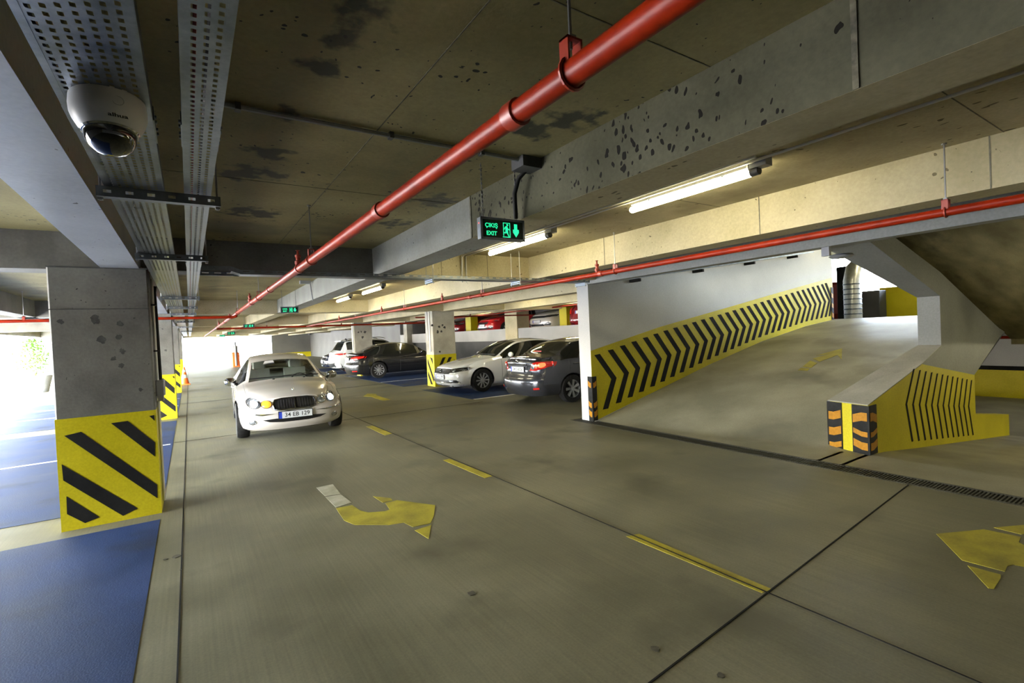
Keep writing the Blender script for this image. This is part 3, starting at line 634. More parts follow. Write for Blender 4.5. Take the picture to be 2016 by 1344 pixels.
exit_sign(1.675, 2.028, 2.88, 2.292, 2.437, 'green lit exit sign hanging nearest the viewer, in front of the tube light')
def far_sign(px0, px1, pyt, pyb, zt, label):
    # distance from its hanging height below the ribs
    a = on(px0, pyt, 'z', zt); b = on(px1, pyt, 'y', a.y); c = on(px0, pyb, 'y', a.y); exit_sign(a.x, b.x, a.y, c.z, zt, label, False)
far_sign(552, 587, 604, 616, 2.44, 'second green exit sign along the aisle, left of the cross beam')
far_sign(479, 501, 638, 645, 2.44, 'third exit sign along the aisle, above the red cross pipe')
far_sign(447, 463, 653, 659, 2.44, 'fourth small exit sign far down the aisle')
far_sign(432, 443, 659, 663, 2.43, 'farthest tiny exit sign down the aisle')
tag(MB().tube([(1.98, 9.95, SLAB), (1.99, 9.95, 2.7), (2.02, 9.97, 2.44)], .012, 6).box((1.80, 9.9, SLAB-.06), (1.99, 10.0, SLAB)).build('flexible_cable', 'conduit'), 'grey cable with box feeding the second exit sign', 'cable')

# ================================================================== sprinkler pipes
def sprinkler(mb, x, y, z, s=1.0):
    mb.lathe([(.028*s, 0), (.028*s, .025*s), (.018*s, .03*s), (.018*s, .055*s), (.024*s, .06*s), (.024*s, .075*s), (.012*s, .08*s), (.008*s, .11*s), (.020*s, .115*s), (.004*s, .12*s)], (x, y, z), n=10)
def pipe_run(name, pts, r, label, hangers=(), heads=(), couplings=(), axis='y', cat='pipe'):
    t = thing(name, pts[0], label, cat)
    MB().tube(pts, r, 16).build('pipe', 'red', t, smooth=50)
    for (x, y, z) in hangers:
        k = MB()
        e = .018
        if axis == 'y':
            k.tube([(x+(r+.006)*math.sin(a), y, z+(r+.006)*math.cos(a)) for a in [i*math.pi/8-math.pi*.9+math.pi for i in range(15)]], .006, 6)
            k.box((x-.026, y-e, z+r*.6), (x-.020, y+e, z+r+.055)).box((x+.020, y-e, z+r*.6), (x+.026, y+e, z+r+.055)).box((x-.026, y-e, z+r+.049), (x+.026, y+e, z+r+.055))
        else:
            k.box((x-e, y-.026, z+r*.6), (x+e, y-.020, z+r+.055)).box((x-e, y+.020, z+r*.6), (x+e, y+.026, z+r+.055)).box((x-e, y-.026, z+r+.049), (x+e, y+.026, z+r+.055))
        c = k.build('clamp', 'redd', t)
        q = MB().tube([(x, y, z+r+.03), (x, y, SLAB-.003)], .005, 6); q.box((x-.011, y-.011, z+r+.055), (x+.011, y+.011, z+r+.066)); q.lathe([(.016, -.008), (.016, 0)], (x, y, SLAB-.003), n=8)
        o = q.build('threaded_rod', 'rod', c)
    for (x, y, z) in heads:
        k = MB(); k.lathe([(r*.7, 0), (r*.7, r+.012)], (x, y, z), n=10); sprinkler(k, x, y, z+r+.01, 1.15); k.build('sprinkler_head', 'redd', t, smooth=40)
    for (x, y, z) in couplings:
        MB().lathe([(r+.001, -.03), (r+.008, -.028), (r+.008, .028), (r+.001, .03)], (x, y, z), axis=(0, 1, 0) if axis == 'y' else (1, 0, 0), n=16).build('coupling', 'redd', t, smooth=40)
    return t
PX, PZ = .905, 2.345
pipe_run('sprinkler_pipe', [(PX, -5, PZ), (PX, 39, PZ)], .036, 'thick red sprinkler pipe running along the aisle below the near ceiling', [(PX, y, PZ) for y in (1.02, 4.42, 8.2, 12.0, 16.5, 21)],
         [(PX, y, PZ) for y in (5.02, 9.5, 14.6, 20)], [(PX, y, PZ) for y in (1.3, 2.62, 4.98, 7.0, 9.2, 13.9)])
RXP, RZP = 4.38, 2.34
pipe_run('sprinkler_pipe', [(RXP, -5, RZP), (RXP, 23.15, RZP)], .030, 'slimmer red sprinkler pipe running past the ramp mouth and parked cars', [(RXP, y, RZP) for y in (-2, 1.172, 4.30, 7.55, 11.3, 15.5, 19.5)],
         [(RXP, y, RZP) for y in (4.62, 9.2, 13.0, 17.5)], [(RXP, y, RZP) for y in (4.55, 8.0)])
pipe_run('sprinkler_cross_pipe', [(-6, 12.4, 2.268), (PX-.06, 12.4, 2.268), (PX-.01, 12.4, 2.285), (PX, 12.4, 2.31)], .030, 'red pipe crossing to the left behind the near column', [(-2.5, 12.4, 2.268)], axis='x')
pipe_run('sprinkler_cross_pipe', [(.95, 23.2, RZP), (11.3, 23.2, RZP)], .04, 'red pipe crossing the aisle above the white sport utility car', [(x, 23.2, RZP) for x in (2.8, 5.9, 9.0)], axis='x', couplings=[(4.6, 23.2, RZP), (1.2, 23.2, RZP)])
pipe_run('sprinkler_cross_pipe', [(6.4, 15.6, 2.30), (11.3, 15.6, 2.30)], .025, 'thin red pipe across the bay behind the pale column', [(8.5, 15.6, 2.3)], axis='x')
pipe_run('sprinkler_pipe', [(11.45, 7.1, 2.52), (11.45, 30, 2.52)], .025, 'thin red pipe along the raised deck above the half hidden cars', [(11.45, y, 2.52) for y in (9, 19, 25)], [(11.45, y, 2.52) for y in (15.9, 22.3)])

# ================================================================== cable trays
def perforated(mb, x0, x1, y0, y1, z, cols, pitch, hx, hy, phase=0.0):
    """tray bottom: sheet with staggered slots"""
    cw = (x1-x0)/cols; n = int((y1-y0)/pitch)
    for c in range(cols):
        a, b = x0+c*cw, x0+(c+1)*cw; cx = .5*(a+b); sh = (c % 2)*.5*pitch
        for r in range(n):
            ya, yb = y0+r*pitch+sh, y0+(r+1)*pitch+sh; cy = .5*(ya+yb)
            o = [(a, ya, z), (b, ya, z), (b, yb, z), (a, yb, z)]; i = [(cx-hx, cy-hy, z), (cx+hx, cy-hy, z), (cx+hx, cy+hy, z), (cx-hx, cy+hy, z)]
            mb.add(o+i, [(0, 1, 5, 4), (1, 2, 6, 5), (2, 3, 7, 6), (3, 0, 4, 7)])
def rail(mb, x, y0, y1, z, s, h=.05, lip=.012):
    mb.box((x-.0008, y0, z), (x+.0008, y1, z+h)); mb.box((min(x, x-s*lip), y0, z+h-.0012), (max(x, x-s*lip), y1, z+h)); mb.box((min(x, x-s*.016), y0, z-.0005), (max(x, x-s*.016), y1, z+.0012))
TZ = 2.325
tr = thing('cable_tray', (-.155, 4, TZ), 'wide galvanised perforated cable tray hanging along the ceiling behind the dome camera', 'cable tray')
mb = MB(); perforated(mb, -.243, -.072, -1.2, 12.0, TZ, 7, .030, .0052, .0078); mb.box((-.2585, -1.2, TZ-.0006), (-.243, 36, TZ+.0006)).box((-.072, -1.2, TZ-.0006), (-.0585, 36, TZ+.0006)).box((-.243, 12.0, TZ-.0006), (-.072, 36, TZ+.0006))
mb.build('tray_bottom', 'galv', tr, normals=False)
for x, s in ((-.2585, -1), (-.0585, 1)): mb = MB(); rail(mb, x, -1.2, 36, TZ, s); mb.build('side_rail', 'galv', tr)
tn = thing('cable_tray', (.065, 4, TZ), 'narrow galvanised perforated cable tray beside the wide one', 'cable tray')
mb = MB(); perforated(mb, .028, .100, -1.2, 12.0, TZ, 3, .030, .0052, .0078); mb.box((.0145, -1.2, TZ-.0006), (.028, 36, TZ+.0006)).box((.100, -1.2, TZ-.0006), (.1135, 36, TZ+.0006)).box((.028, 12, TZ-.0006), (.1, 36, TZ+.0006))
mb.build('tray_bottom', 'galv', tn, normals=False)
for x, s in ((.0145, -1), (.1135, 1)): mb = MB(); rail(mb, x, -1.2, 36, TZ, s); mb.build('side_rail', 'galv', tn)
for tray, xs in ((tr, (-.2605, -.0565)), (tn, (.0125, .1155))):
    for y in (1.9, 4.85): 
        for x in xs:
            k = MB().box((x-.0018, y-.10, TZ+.004), (x+.0018, y+.10, TZ+.046))
            for d in (-.07, -.03, .03, .07): k.tube([(x-.007, y+d, TZ+.025), (x+.007, y+d, TZ+.025)], .005, 6)
            k.build('splice_plate', 'galv', tray)
M['redcable'] = mat('red_cable', (.45, .06, .03), .5)
tag(MB().tube([(.045, -1, TZ+.012), (.05, 4, TZ+.012), (.043, 12, TZ+.012)], .009, 7).build('alarm_cable', 'redcable', smooth=50), 'red alarm cable lying in the narrow tray', 'cable')
tag(MB().tube([(.075, -1, TZ+.012), (.07, 4, TZ+.012), (.078, 12, TZ+.012)], .009, 7).build('power_cable', 'rubber', smooth=50), 'black cable lying in the narrow tray', 'cable')
def bracket(parent, y, x0=-.285, x1=.150, m='galvd', axis='x', z=TZ, sk=.02):
    k = MB(); h = .042; zz = z-.004
    # slotted channel: front web with holes, two flanges
    L = x1-x0; n = 6; cw = L/n
    for i in range(n):
        a, b = x0+i*cw, x0+(i+1)*cw; cx = .5*(a+b); hx, hz = .013, .006; cz = zz-h/2
        o = [(a, zz-h), (b, zz-h), (b, zz), (a, zz)]; q = [(cx-hx, cz-hz), (cx+hx, cz-hz), (cx+hx, cz+hz), (cx-hx, cz+hz)]
        P = [((u, y, v) if axis == 'x' else (y, u, v)) for u, v in o+q]; k.add(P, [(0, 1, 5, 4), (1, 2, 6, 5), (2, 3, 7, 6), (3, 0, 4, 7)])
    for za, zb in ((zz-h, zz-h+.002), (zz-.002, zz)):
        if axis == 'x': k.box((x0, y, za), (x1, y+.04, zb))
        else: k.box((y, x0, za), (y+.04, x1, zb))
    c = k.build('support_bracket', m, parent)
    for x in (x0+.012, x1-.012):
        p = (x, y+.02) if axis == 'x' else (y+.02, x)
        r = MB().tube([(p[0], p[1], zz-h-.015), (p[0], p[1], SLAB)], .0045, 6); r.box((p[0]-.009, p[1]-.009, zz-h-.012), (p[0]+.009, p[1]+.009, zz-h-.002)); r.build('threaded_rod', 'rod', c)
    return c
for y in (2.57, 4.27, 7.75, 9.65, 11.5, 15.0, 19, 24): bracket(tr, y)
# cross tray towards the ramp
CT, CY0, CY1 = 2.385, 5.82, 6.0
tx = thing('cable_tray', (2.5, 5.9, CT), 'galvanised cable tray crossing the aisle towards the ramp wall', 'cable tray')
mb = MB()
for x0_, x1_, z_ in ((.48, 5.35, CT),): 
    mb.box((x0_, CY0, z_-.0006), (x1_, CY1, z_+.0006))
mb.build('tray_bottom', 'galv', tx)
def slot_rail(y, x0, x1, z, h=.045):
    mb = MB(); n = int((x1-x0)/.11)
    for i in range(n):
        a, b = x0+i*(x1-x0)/n, x0+(i+1)*(x1-x0)/n; cx = .5*(a+b); o = [(a, z), (b, z), (b, z+h), (a, z+h)]; q = [(cx-.03, z+h*.55), (cx+.03, z+h*.55), (cx+.03, z+h*.8), (cx-.03, z+h*.8)]
        mb.add([(u, y, v) for u, v in o+q], [(0, 1, 5, 4), (1, 2, 6, 5), (2, 3, 7, 6), (3, 0, 4, 7)])
    mb.box((x0, min(y, y+.01), z+h-.001), (x1, y+.011, z+h)); return mb
slot_rail(CY0, .48, 5.35, CT).build('side_rail', 'galvd', tx); slot_rail(CY1, .12, 5.35, CT).build('side_rail', 'galv', tx)
MB().prism([(.30, CY0, CT+.03), (.40, CY0, CT+.03), (.49, CY0, CT), (.49, CY0, CT+.045), (.40, CY0, CT+.08), (.12, CY0, CT+.08), (.12, CY0, CT+.03)], (0, .002, 0)).build('offset_bend', 'galvd', tx)
MB().loft2([(.40, CY0, CT+.03), (.40, CY1, CT+.03), (.40, CY1, CT+.031), (.40, CY0, CT+.031)], [(.49, CY0, CT), (.49, CY1, CT), (.49, CY1, CT+.001), (.49, CY0, CT+.001)]).build('bend_bottom', 'galv', tx)
MB().box((.115, CY0, CT-.02), (.42, CY0+.03, CT+.0)).build('tee_plate', 'galvd', tx)
for x, dy in ((2.63, 0), (3.98, 0), (5.22, 0)): bracket(tx, x, CY0-.03, CY1+.03, 'galvb', 'y', CT, 0)
# tray along the top of the chevron wall
tw = thing('cable_tray', (8, 6.4, 2.45), 'cable tray carried along the top of the chevron wall', 'cable tray')
MB().loft2([(6.12, 6.30, 2.44), (6.12, 6.50, 2.44), (6.12, 6.50, 2.442), (6.12, 6.30, 2.442)], [(13.6, 6.30, 3.36), (13.6, 6.50, 3.36), (13.6, 6.50, 3.362), (13.6, 6.30, 3.362)]).build('tray_bottom', 'galvd', tw)
MB().prism([(6.12, 6.30, 2.44), (13.6, 6.30, 3.36), (13.6, 6.30, 3.40), (6.12, 6.30, 2.48)], (0, .003, 0)).build('side_rail', 'galv', tw)
for x in (7.0, 8.9, 10.8, 12.7): z = 2.44+(x-6.12)*.123; MB().box((x, 6.28, z-.06), (x+.05, 6.53, z-.004)).build('wall_bracket', 'black', tw)

# ================================================================== cameras
dc = thing('dome_camera', (-.150, 1.69, TZ), 'white dome security camera fixed under the wide cable tray, top left', 'camera')
ax = Vector((.02, -.10, -1)).normalized(); o_ = Vector((-.150, 1.69, TZ-.001))
K = 1.07
def dl(prof): return [(r*K, h*K) for r, h in prof]
MB().lathe(dl([(.070, 0), (.0765, .006), (.0785, .028), (.0775, .045), (.073, .060), (.064, .078), (.056, .089), (.052, .090)]), o_, axis=ax, n=40).build('housing', 'wplast', dc, smooth=35)
MB().lathe(dl([(.0545, .086), (.054, .094), (.051, .110), (.043, .125), (.029, .137), (.012, .143), (.0001, .144)]), o_, axis=ax, n=40).build('dome', 'dome', dc, smooth=60)
MB().lathe(dl([(.0575, .083), (.0595, .0865), (.0570, .0905), (.0540, .091)]), o_, axis=ax, n=40).build('ring', 'chrome', dc, smooth=40)
up = Vector((0, 0, 1)); dirc = Vector((.16, -1, 0)).normalized()
side = dirc.cross(ax).normalized(); 
if side.x < 0: side = -side
mb = MB(); text_on(mb, 'alhua', .020, o_+ax*.0706+dirc*.0787+side*.012, side, -(ax*.85+dirc*.42).normalized(), bold=.0005)
mb.build('lettering', 'ink', dc, normals=False)
MB().tube([o_+ax*.032+dirc*.083+side*.014+(side*math.cos(k*.4488)-ax*math.sin(k*.4488))*.012 for k in range(15)], .0006, 5).build('screw_cover', 'gplast', dc)
MB().box((-.19, 1.65, TZ-.001), (-.11, 1.73, TZ+.0)).build('mount_plate', 'galvd', dc)
bc = thing('bullet_camera', (6.2, 33, 2.5), 'small grey bullet camera high on the far grey wall', 'camera')
q = on(610, 656, 'x', 11.4)
bc.location = (11.45, q.y, q.z)
MB().tube([(11.6, q.y, q.z+.1), (11.45, q.y, q.z+.1), (11.4, q.y, q.z)], .04, 8).build('arm', 'gplast', bc); MB().tube([(11.5, q.y+.1, q.z), (11.2, q.y-.4, q.z-.1)], .11, 10).build('camera_body', 'dplast', bc)
# conduit and box on the side of the near column
cb = thing('switch_box', (-.29, 6.40, 1.2), 'pale switch box with conduits on the side of the near column', 'switch box')
q = on(307, 741, 'x', -.27)
MB().bbox((-.313, 6.30, 1.16), (-.235, 6.46, 1.32), .01).build('box', 'gplast', cb); MB().box((-.30, 6.32, 1.10), (-.25, 6.44, 1.16)).build('gland', 'gplast', cb)
MB().tube([(-.297, 6.36, 1.32), (-.297, 6.36, 2.38), (-.30, 6.30, 2.44)], .014, 8).build('conduit', 'wconduit', cb, smooth=40); MB().tube([(-.272, 6.42, 1.32), (-.280, 6.42, 2.25), (-.272, 6.42, 2.31)], .016, 8).build('conduit', 'rubber', cb, smooth=40)
MB().tube([(-.297, 6.36, 1.10), (-.297, 6.36, .05)], .014, 8).build('conduit', 'wconduit', cb, smooth=40)
for z in (1.62, 2.1): MB().box((-.314, 6.33, z), (-.27, 6.45, z+.015)).build('clip', 'rubber', cb)
# lamp over the foot of the ramp
lp = thing('ramp_lamp', (5.83, 2.62, 2.44), 'dark lamp on a bracket under the grey ramp beam', 'lamp')
MB().box((5.95, 2.60, 2.34), (6.0, 2.68, 2.44)).build('bracket', 'gplast', lp); MB().lathe([(.02, 0), (.10, -.01), (.12, -.03), (.09, -.05), (.03, -.055)], (6.0, 2.5, 2.35), n=16).build('lamp_dish', 'gplast', lp, smooth=40)
# ================================================================== cars
def lerp(a, b, t): return a+(b-a)*t
def itp(tab, u):
    """smooth (monotone-ish) interpolation through control points"""
    if u <= tab[0][0]: return tab[0][1]
    if u >= tab[-1][0]: return tab[-1][1]
    for i in range(len(tab)-1):
        if u <= tab[i+1][0]:
            x0, y0 = tab[i]; x1, y1 = tab[i+1]; h = x1-x0; t = (u-x0)/h
            def slope(k):
                if k == 0 or k == len(tab)-1:
                    a, b = (0, 1) if k == 0 else (k-1, k); return (tab[b][1]-tab[a][1])/(tab[b][0]-tab[a][0])
                s0 = (tab[k][1]-tab[k-1][1])/(tab[k][0]-tab[k-1][0]); s1 = (tab[k+1][1]-tab[k][1])/(tab[k+1][0]-tab[k][0])
                return 0 if s0*s1 <= 0 else 2*s0*s1/(s0+s1)
            m0, m1 = slope(i), slope(i+1)
            return (2*t**3-3*t*t+1)*y0+(t**3-2*t*t+t)*h*m0+(-2*t**3+3*t*t)*y1+(t**3-t*t)*h*m1
SE = 2.7
class Car:
    NL = 13
    GF = [.05, .28, .52, .75, .92, 1.0]
    def __init__(s, **k):
        s.__dict__.update(dict(zs=.20, crown=.045, Df=.42, Dr=.34, pxf=[(.2, .07), (.4, 0), (.55, .0), (.75, .10)], pxr=[(.2, .08), (.45, 0), (.6, .01), (.8, .06), (1.1, .12)], rw=.64, hw=.86,
                               prof=[(0, .88), (.07, .95), (.3, .985), (.55, 1.0), (.8, .985), (1, .945)]))
        s.__dict__.update(k); s.ax = (s.fo, s.fo+s.wb)
        s.cols = [-math.pi/2+math.pi*i/22 for i in range(23)]
        s.yf = [math.copysign(abs(math.sin(a))**(2/SE), math.sin(a)) for a in s.cols]
        s.xf = [1-abs(math.cos(a))**(2/SE) for a in s.cols]
        s.zroof = max(z for _, z in s.top)
    def Wu(s, u): return s.W*itp([(0, .93), (.9, .985), (1.6, 1.0), (s.L-1.5, 1.0), (s.L-.6, .975), (s.L, .93)], u)
    def rows(s, u):
        zb = itp(s.belt, u); W = s.Wu(u); zs = s.zs; R = []
        for j in range(s.NL):
            f = j/(s.NL-1); R.append((W*itp(s.prof, f), lerp(zs, zb, f)))
        ze = max(itp(s.top, u)-s.crown, zb+.02); g = min(1, max(0, (ze-zb)/(s.zroof-.06-zb))); ye = W*lerp(s.hw, s.rw, g**.8)
        for f in s.GF: R.append((lerp(R[s.NL-1][0], ye, f)+.02*g*math.sin(math.pi*f), lerp(zb, ze, f)))
        return R
    def warp(s, u, xf, z):
        a = max(0, 1-u/1.15)**1.5; b = max(0, 1-u/.65)**1.5; c = max(0, 1-(s.L-u)/1.0)**1.5; d = max(0, 1-(s.L-u)/.6)**1.5
        return u+s.Df*xf*a+itp(s.pxf, z)*b-s.Dr*xf*c-itp(s.pxr, z)*d
    def stations(s):
        us = set([0, s.L]+[.03, .08, .15, .25, .35]+[s.L-q for q in (.03, .08, .15, .25)])
        n = int(s.L/.09)
        for i in range(1, n): us.add(round(s.L*i/n, 3))
        for a in s.ax:
            for i in range(-12, 13): us.add(round(a+i*.036, 3))
        for q in (s.uc, s.uh, s.ur, s.ub, s.ubp-.035, s.ubp+.035, s.uA, s.uD): us.add(q)
        us = sorted(us); out = [us[0]]
        keep = {0, s.L, s.uc, s.uh, s.ur, s.ub, s.ubp-.035, s.ubp+.035, s.uA, s.uD}
        for q in us[1:]:
            if q-out[-1] < .016:
                if q in keep and out[-1] not in keep: out[-1] = q
                elif q in keep: out.append(q)
            else: out.append(q)
        return out
    def build(s, name, loc, rz, label, bodymat, glass='tint', z=0.0, interior=False, rim='rim', spokes=10, simple=False):
        t = thing(name, (loc[0], loc[1], z), label, 'car', rz=rz); s.t = t
        us = s.stations(); NR = s.NL+len(s.GF); RW = [s.rows(u) for u in us]
        parts = {}
        def put(key, quad): parts.setdefault(key, MB()).add(quad, [(0, 1, 2, 3)])
        Ra = s.r*1.13
        def sideP(i, j, sg):
            y, zz = RW[i][j]; return [s.warp(us[i], 1.0, zz), sg*y, zz]
        for sg in (-1, 1):
            G = [[sideP(i, j, sg) for j in range(NR)] for i in range(len(us))]
            ins = [[min(math.hypot(p[0]-a, p[2]-s.r*1.0) for a in s.ax) < Ra and p[2] < s.r+Ra for p in col] for col in G]
            def near_out(i, j):
                return any(0 <= i+a < len(us) and 0 <= j+b < NR and not ins[i+a][j+b] for a, b in ((1,0),(-1,0),(0,1),(0,-1),(1,1),(-1,1),(1,-1),(-1,-1)))
            snap = {}
            for i in range(len(us)):
                for j in range(NR):
                    if ins[i][j] and near_out(i, j):
                        p = G[i][j]; a = min(s.ax, key=lambda q: abs(q-p[0])); dx, dz = p[0]-a, p[2]-s.r; d = math.hypot(dx, dz) or 1e-6
                        snap[(i, j)] = [a+dx/d*Ra, p[1], max(s.zs, s.r+dz/d*Ra)]
            for (i, j), p in snap.items(): G[i][j] = p
            for i in range(len(us)-1):
                for j in range(NR-1):
                    q = [(i, j), (i+1, j), (i+1, j+1), (i, j+1)]
                    if all(ins[a][b] for a, b in q): continue
                    um = .5*(us[i]+us[i+1]); key = 'body'
                    if s.NL <= j < NR-2 and s.uA < um < s.uD and RW[i][NR-2][1]-RW[i][s.NL][1] > .02 and RW[i+1][NR-2][1]-RW[i+1][s.NL][1] > .02:
                        if abs(um-s.ubp) < .04: key = 'pillar_trim|%d' % sg
                        else: key = 'side_window|%d|%d' % (sg, 0 if um < s.ubp else 1)
                    put(key, [G[a][b] for a, b in q])
        top = []
        for i, u in enumerate(us):
            y, ze = RW[i][-1]; zc = itp(s.top, u); cr = max(.012, zc-ze) if zc > ze else .015
            wb = 0.0
            if s.uc-.5 < u < s.uh+.5: wb = .10*max(0, 1-abs(u-.5*(s.uc+s.uh))/(.5*(s.uh-s.uc)+.5))
            if s.ur-.5 < u < s.ub+.3: wb = -.08*max(0, 1-abs(u-.5*(s.ur+s.ub))/(.5*(s.ub-s.ur)+.5))
            top.append([(s.warp(u, xf, ze)-wb*(1-yf*yf), yf*y, ze+cr*(1-abs(yf)**2.2)) for yf, xf in zip(s.yf, s.xf)])
        for i in range(len(us)-1):
            um = .5*(us[i]+us[i+1])
            for k in range(22):
                key = 'body'; ym = abs(.5*(s.yf[k]+s.yf[k+1]))
                if ym < .94:
                    if s.uc < um < s.uh: key = 'windscreen'
                    elif s.ur < um < s.ub: key = 'rear_window'
                put(key, [top[i][k], top[i][k+1], top[i+1][k+1], top[i+1][k]])
        for i in (0, len(us)-1):
            for j in range(NR-1):
                for k in range(22):
                    q = []
                    for a, b in ((j, k), (j, k+1), (j+1, k+1), (j+1, k)):
                        y, zz = RW[i][a]; q.append((s.warp(us[i], s.xf[b], zz), s.yf[b]*y, zz))
                    put('body', q)
            # close the lip between the fascia and the top skin
            e = top[i]; y, ze = RW[i][-1]
            low = [(s.warp(us[i], xf, ze), yf*y, ze) for yf, xf in zip(s.yf, s.xf)]
            for k in range(22): put('body', [low[k], low[k+1], e[k+1], e[k]])
        for key, mb in parts.items():
            n = key.split('|')[0]
            m = {'body': bodymat, 'pillar_trim': 'blackpl', 'windscreen': glass, 'rear_window': glass if interior else 'tint', 'side_window': glass if interior else 'tint'}[n]
            mb.build(n, m, t, smooth=38 if n == 'body' else 60, local=True, weld=True)
        # underside and wheel housings
        mb = MB().box((.35, -s.W*.80, s.zs+.0), (s.L-.3, s.W*.80, s.zs+.05))
        for a in s.ax:
            for sg in (-1, 1):
                n = 14; arc = [(a+Ra*1.0*math.cos(math.pi*q/n), s.r+Ra*1.0*math.sin(math.pi*q/n)) for q in range(n+1)]
                y0, y1 = sg*(s.W*.965), sg*(s.W-.30)
                mb.grid([[(x, y0, zz) for x, zz in arc], [(x, y1, zz) for x, zz in arc]])
                mb.add([(x, y1, zz) for x, zz in arc]+[(a+Ra, y1, s.zs), (a-Ra, y1, s.zs)], [tuple(range(n+3))])
        mb.build('underbody', 'blackpl', t, local=True)
        # wheels
        wt = .21
        tyre = MB(); R = s.r; tyre.lathe([(R*.64, -wt*.42), (R*.80, -wt*.5), (R*.95, -wt*.46), (R*.995, -wt*.32), (R, 0), (R*.995, wt*.32), (R*.95, wt*.46), (R*.80, wt*.5), (R*.64, wt*.42)], (0, 0, 0), axis=(0, 1, 0), n=36, caps=False)
        rm = MB(); rr = R*.68
        rm.lathe([(rr*.98, .02), (rr, .085), (rr*.94, .088), (rr*.90, .03)], (0, 0, 0), axis=(0, 1, 0), n=32, caps=False)
        for q in range(spokes):
            a0 = 2*math.pi*q/spokes; w0, w1 = (rr*.10, rr*.15) if spokes < 9 else (rr*.06, rr*.085)
            P = []
            for rad, w, h in ((rr*.16, w0, .075), (rr*.95, w1, .082)):
                for sg2 in (-1, 1):
                    P.append((rad*math.cos(a0)-sg2*w*math.sin(a0), h, rad*math.sin(a0)+sg2*w*math.cos(a0)))
            A = [P[0], P[1], P[3], P[2]]; rm.loft2(A, [(x, h-.03, zz) for x, h, zz in A])
        rm.lathe([(.0, .088), (rr*.18, .086), (rr*.24, .07), (rr*.24, .03)], (0, 0, 0), axis=(0, 1, 0), n=20, caps=False)
        bk = MB(); bk.lathe([(rr*.96, .02), (rr*.96, .03)], (0, 0, 0), axis=(0, 1, 0), n=24)
        wm = tyre.build('wheel', 'tyre', t, smooth=40, local=True); rmo = rm.build('rim', rim, wm, smooth=35, local=True); bko = bk.build('brake_disc', 'grilleblk', wm, local=True)
        first = True
        for a in s.ax:
            for sg in (1, -1):
                if first: o, r_, b_ = wm, rmo, bko; first = False
                else:
                    o = wm.copy(); C.objects.link(o); o.parent = t
                    for ch in (rmo, bko): c = ch.copy(); C.objects.link(c); c.parent = o
                o.location = (a, sg*(s.W-.5*wt-.012), R); o.rotation_euler = (0, 0, 0 if sg > 0 else math.pi)
        if interior: s.inside()
        return t
    # --- points on the skin
    def row_at(s, u, z):
        R = s.rows(u)
        for (y0, z0), (y1, z1) in zip(R, R[1:]):
            if z <= z1: return lerp(y0, y1, (z-z0)/max(1e-6, z1-z0))
        return R[-1][0]
    def xf_at(s, q): q = min(1, abs(q)); a = math.asin(min(1, q**(SE/2))); return 1-abs(math.cos(a))**(2/SE)
    def fp(s, y, z, off=.004):
        w = s.row_at(0, z); q = y/w; x = s.warp(0, s.xf_at(q), z)
        nx, ny = -1.0, math.copysign(abs(q)**2.2*1.2, y); l = math.hypot(nx, ny)
        return Vector((x+nx/l*off, y+ny/l*off, z))
    def rp(s, y, z, off=.004):
        w = s.row_at(s.L, z); q = y/w; x = s.warp(s.L, s.xf_at(q), z)
        nx, ny = 1.0, math.copysign(abs(q)**2.2*1.2, y); l = math.hypot(nx, ny)
        return Vector((x+nx/l*off, y+ny/l*off, z))
    def sp(s, u, z, sg, off=.003): return Vector((s.warp(u, 1, z), sg*(s.row_at(u, z)+off), z))
    def patch(s, name, poly, m, f, off=.004, bulge=0.0, parent=None, sub=5, thick=.0):
        """convex outline in (y,z) laid on the front / rear skin"""
        P = []
        n = len(poly)
        for i in range(n):
            a, b = poly[i], poly[(i+1) % n]; k = sub
            for q in range(k): P.append((lerp(a[0], b[0], q/k), lerp(a[1], b[1], q/k)))
        cx, cz = sum(p[0] for p in P)/len(P), sum(p[1] for p in P)/len(P)
        rings = [[f(lerp(cx, y, r), lerp(cz, zz, r), (off+bulge*(1-r*r)) if r < 1.0 else off) for y, zz in P] for r in (.02, .25, .5, .75, 1.0)]
        rings.append([f(y, zz, -.006) for y, zz in P])
        mb = MB(); m_ = len(P); vs = [p for R in rings for p in R]; fs = [(i*m_+k, i*m_+(k+1) % m_, (i+1)*m_+(k+1) % m_, (i+1)*m_+k) for i in range(len(rings)-1) for k in range(m_)]
        fs.append(tuple(range(m_))); mb.add(vs, fs)
        return mb.build(name, m, parent or s.t, smooth=45, local=True)
    def ell(s, cy, cz, ry, rz, n=20, rot=0.0): return [(cy+ry*math.cos(t)*math.cos(rot)-rz*math.sin(t)*math.sin(rot), cz+ry*math.cos(t)*math.sin(rot)+rz*math.sin(t)*math.cos(rot)) for t in [2*math.pi*k/n for k in range(n)]]
    def line(s, name, pts, r, m, f, off=.006, parent=None, closed=False):
        P = [f(y, z, off) for y, z in pts]
        if closed: P.append(P[0]); 
        return MB().tube(P, r, 6).build(name, m, parent or s.t, smooth=50, local=True)
    def number_plate(s, f, z, txt, y0=0.0, w=.26, h=.055, rear=False, frame=True):
        c = f(y0, z, .0); xo = -1 if not rear else 1; x = f(y0, z, .014).x if True else 0
        e = f(y0+w, z, 0).x; x = (min(c.x, 99)-.016) if not rear else c.x+.016
        mb = MB().box((x if not rear else x-.012, y0-w-.012, z-h-.012), (x+.012 if not rear else x, y0+w+.012, z+h+.012)); fr = mb.build('number_plate', 'blackpl', s.t, local=True)
        xa = x-.002 if not rear else x+.002
        def pl(ya, yb, nm, m, d=.002):
            MB().box((min(xa, xa+d*xo), ya, z-h), (max(xa, xa+d*xo), yb, z+h)).build(nm, m, fr, local=True)
        # seen from outside, left side of plate carries the blue band
        left = -1 if not rear else 1     # local y sign of the viewer's left... front: viewer faces +x, left is +y
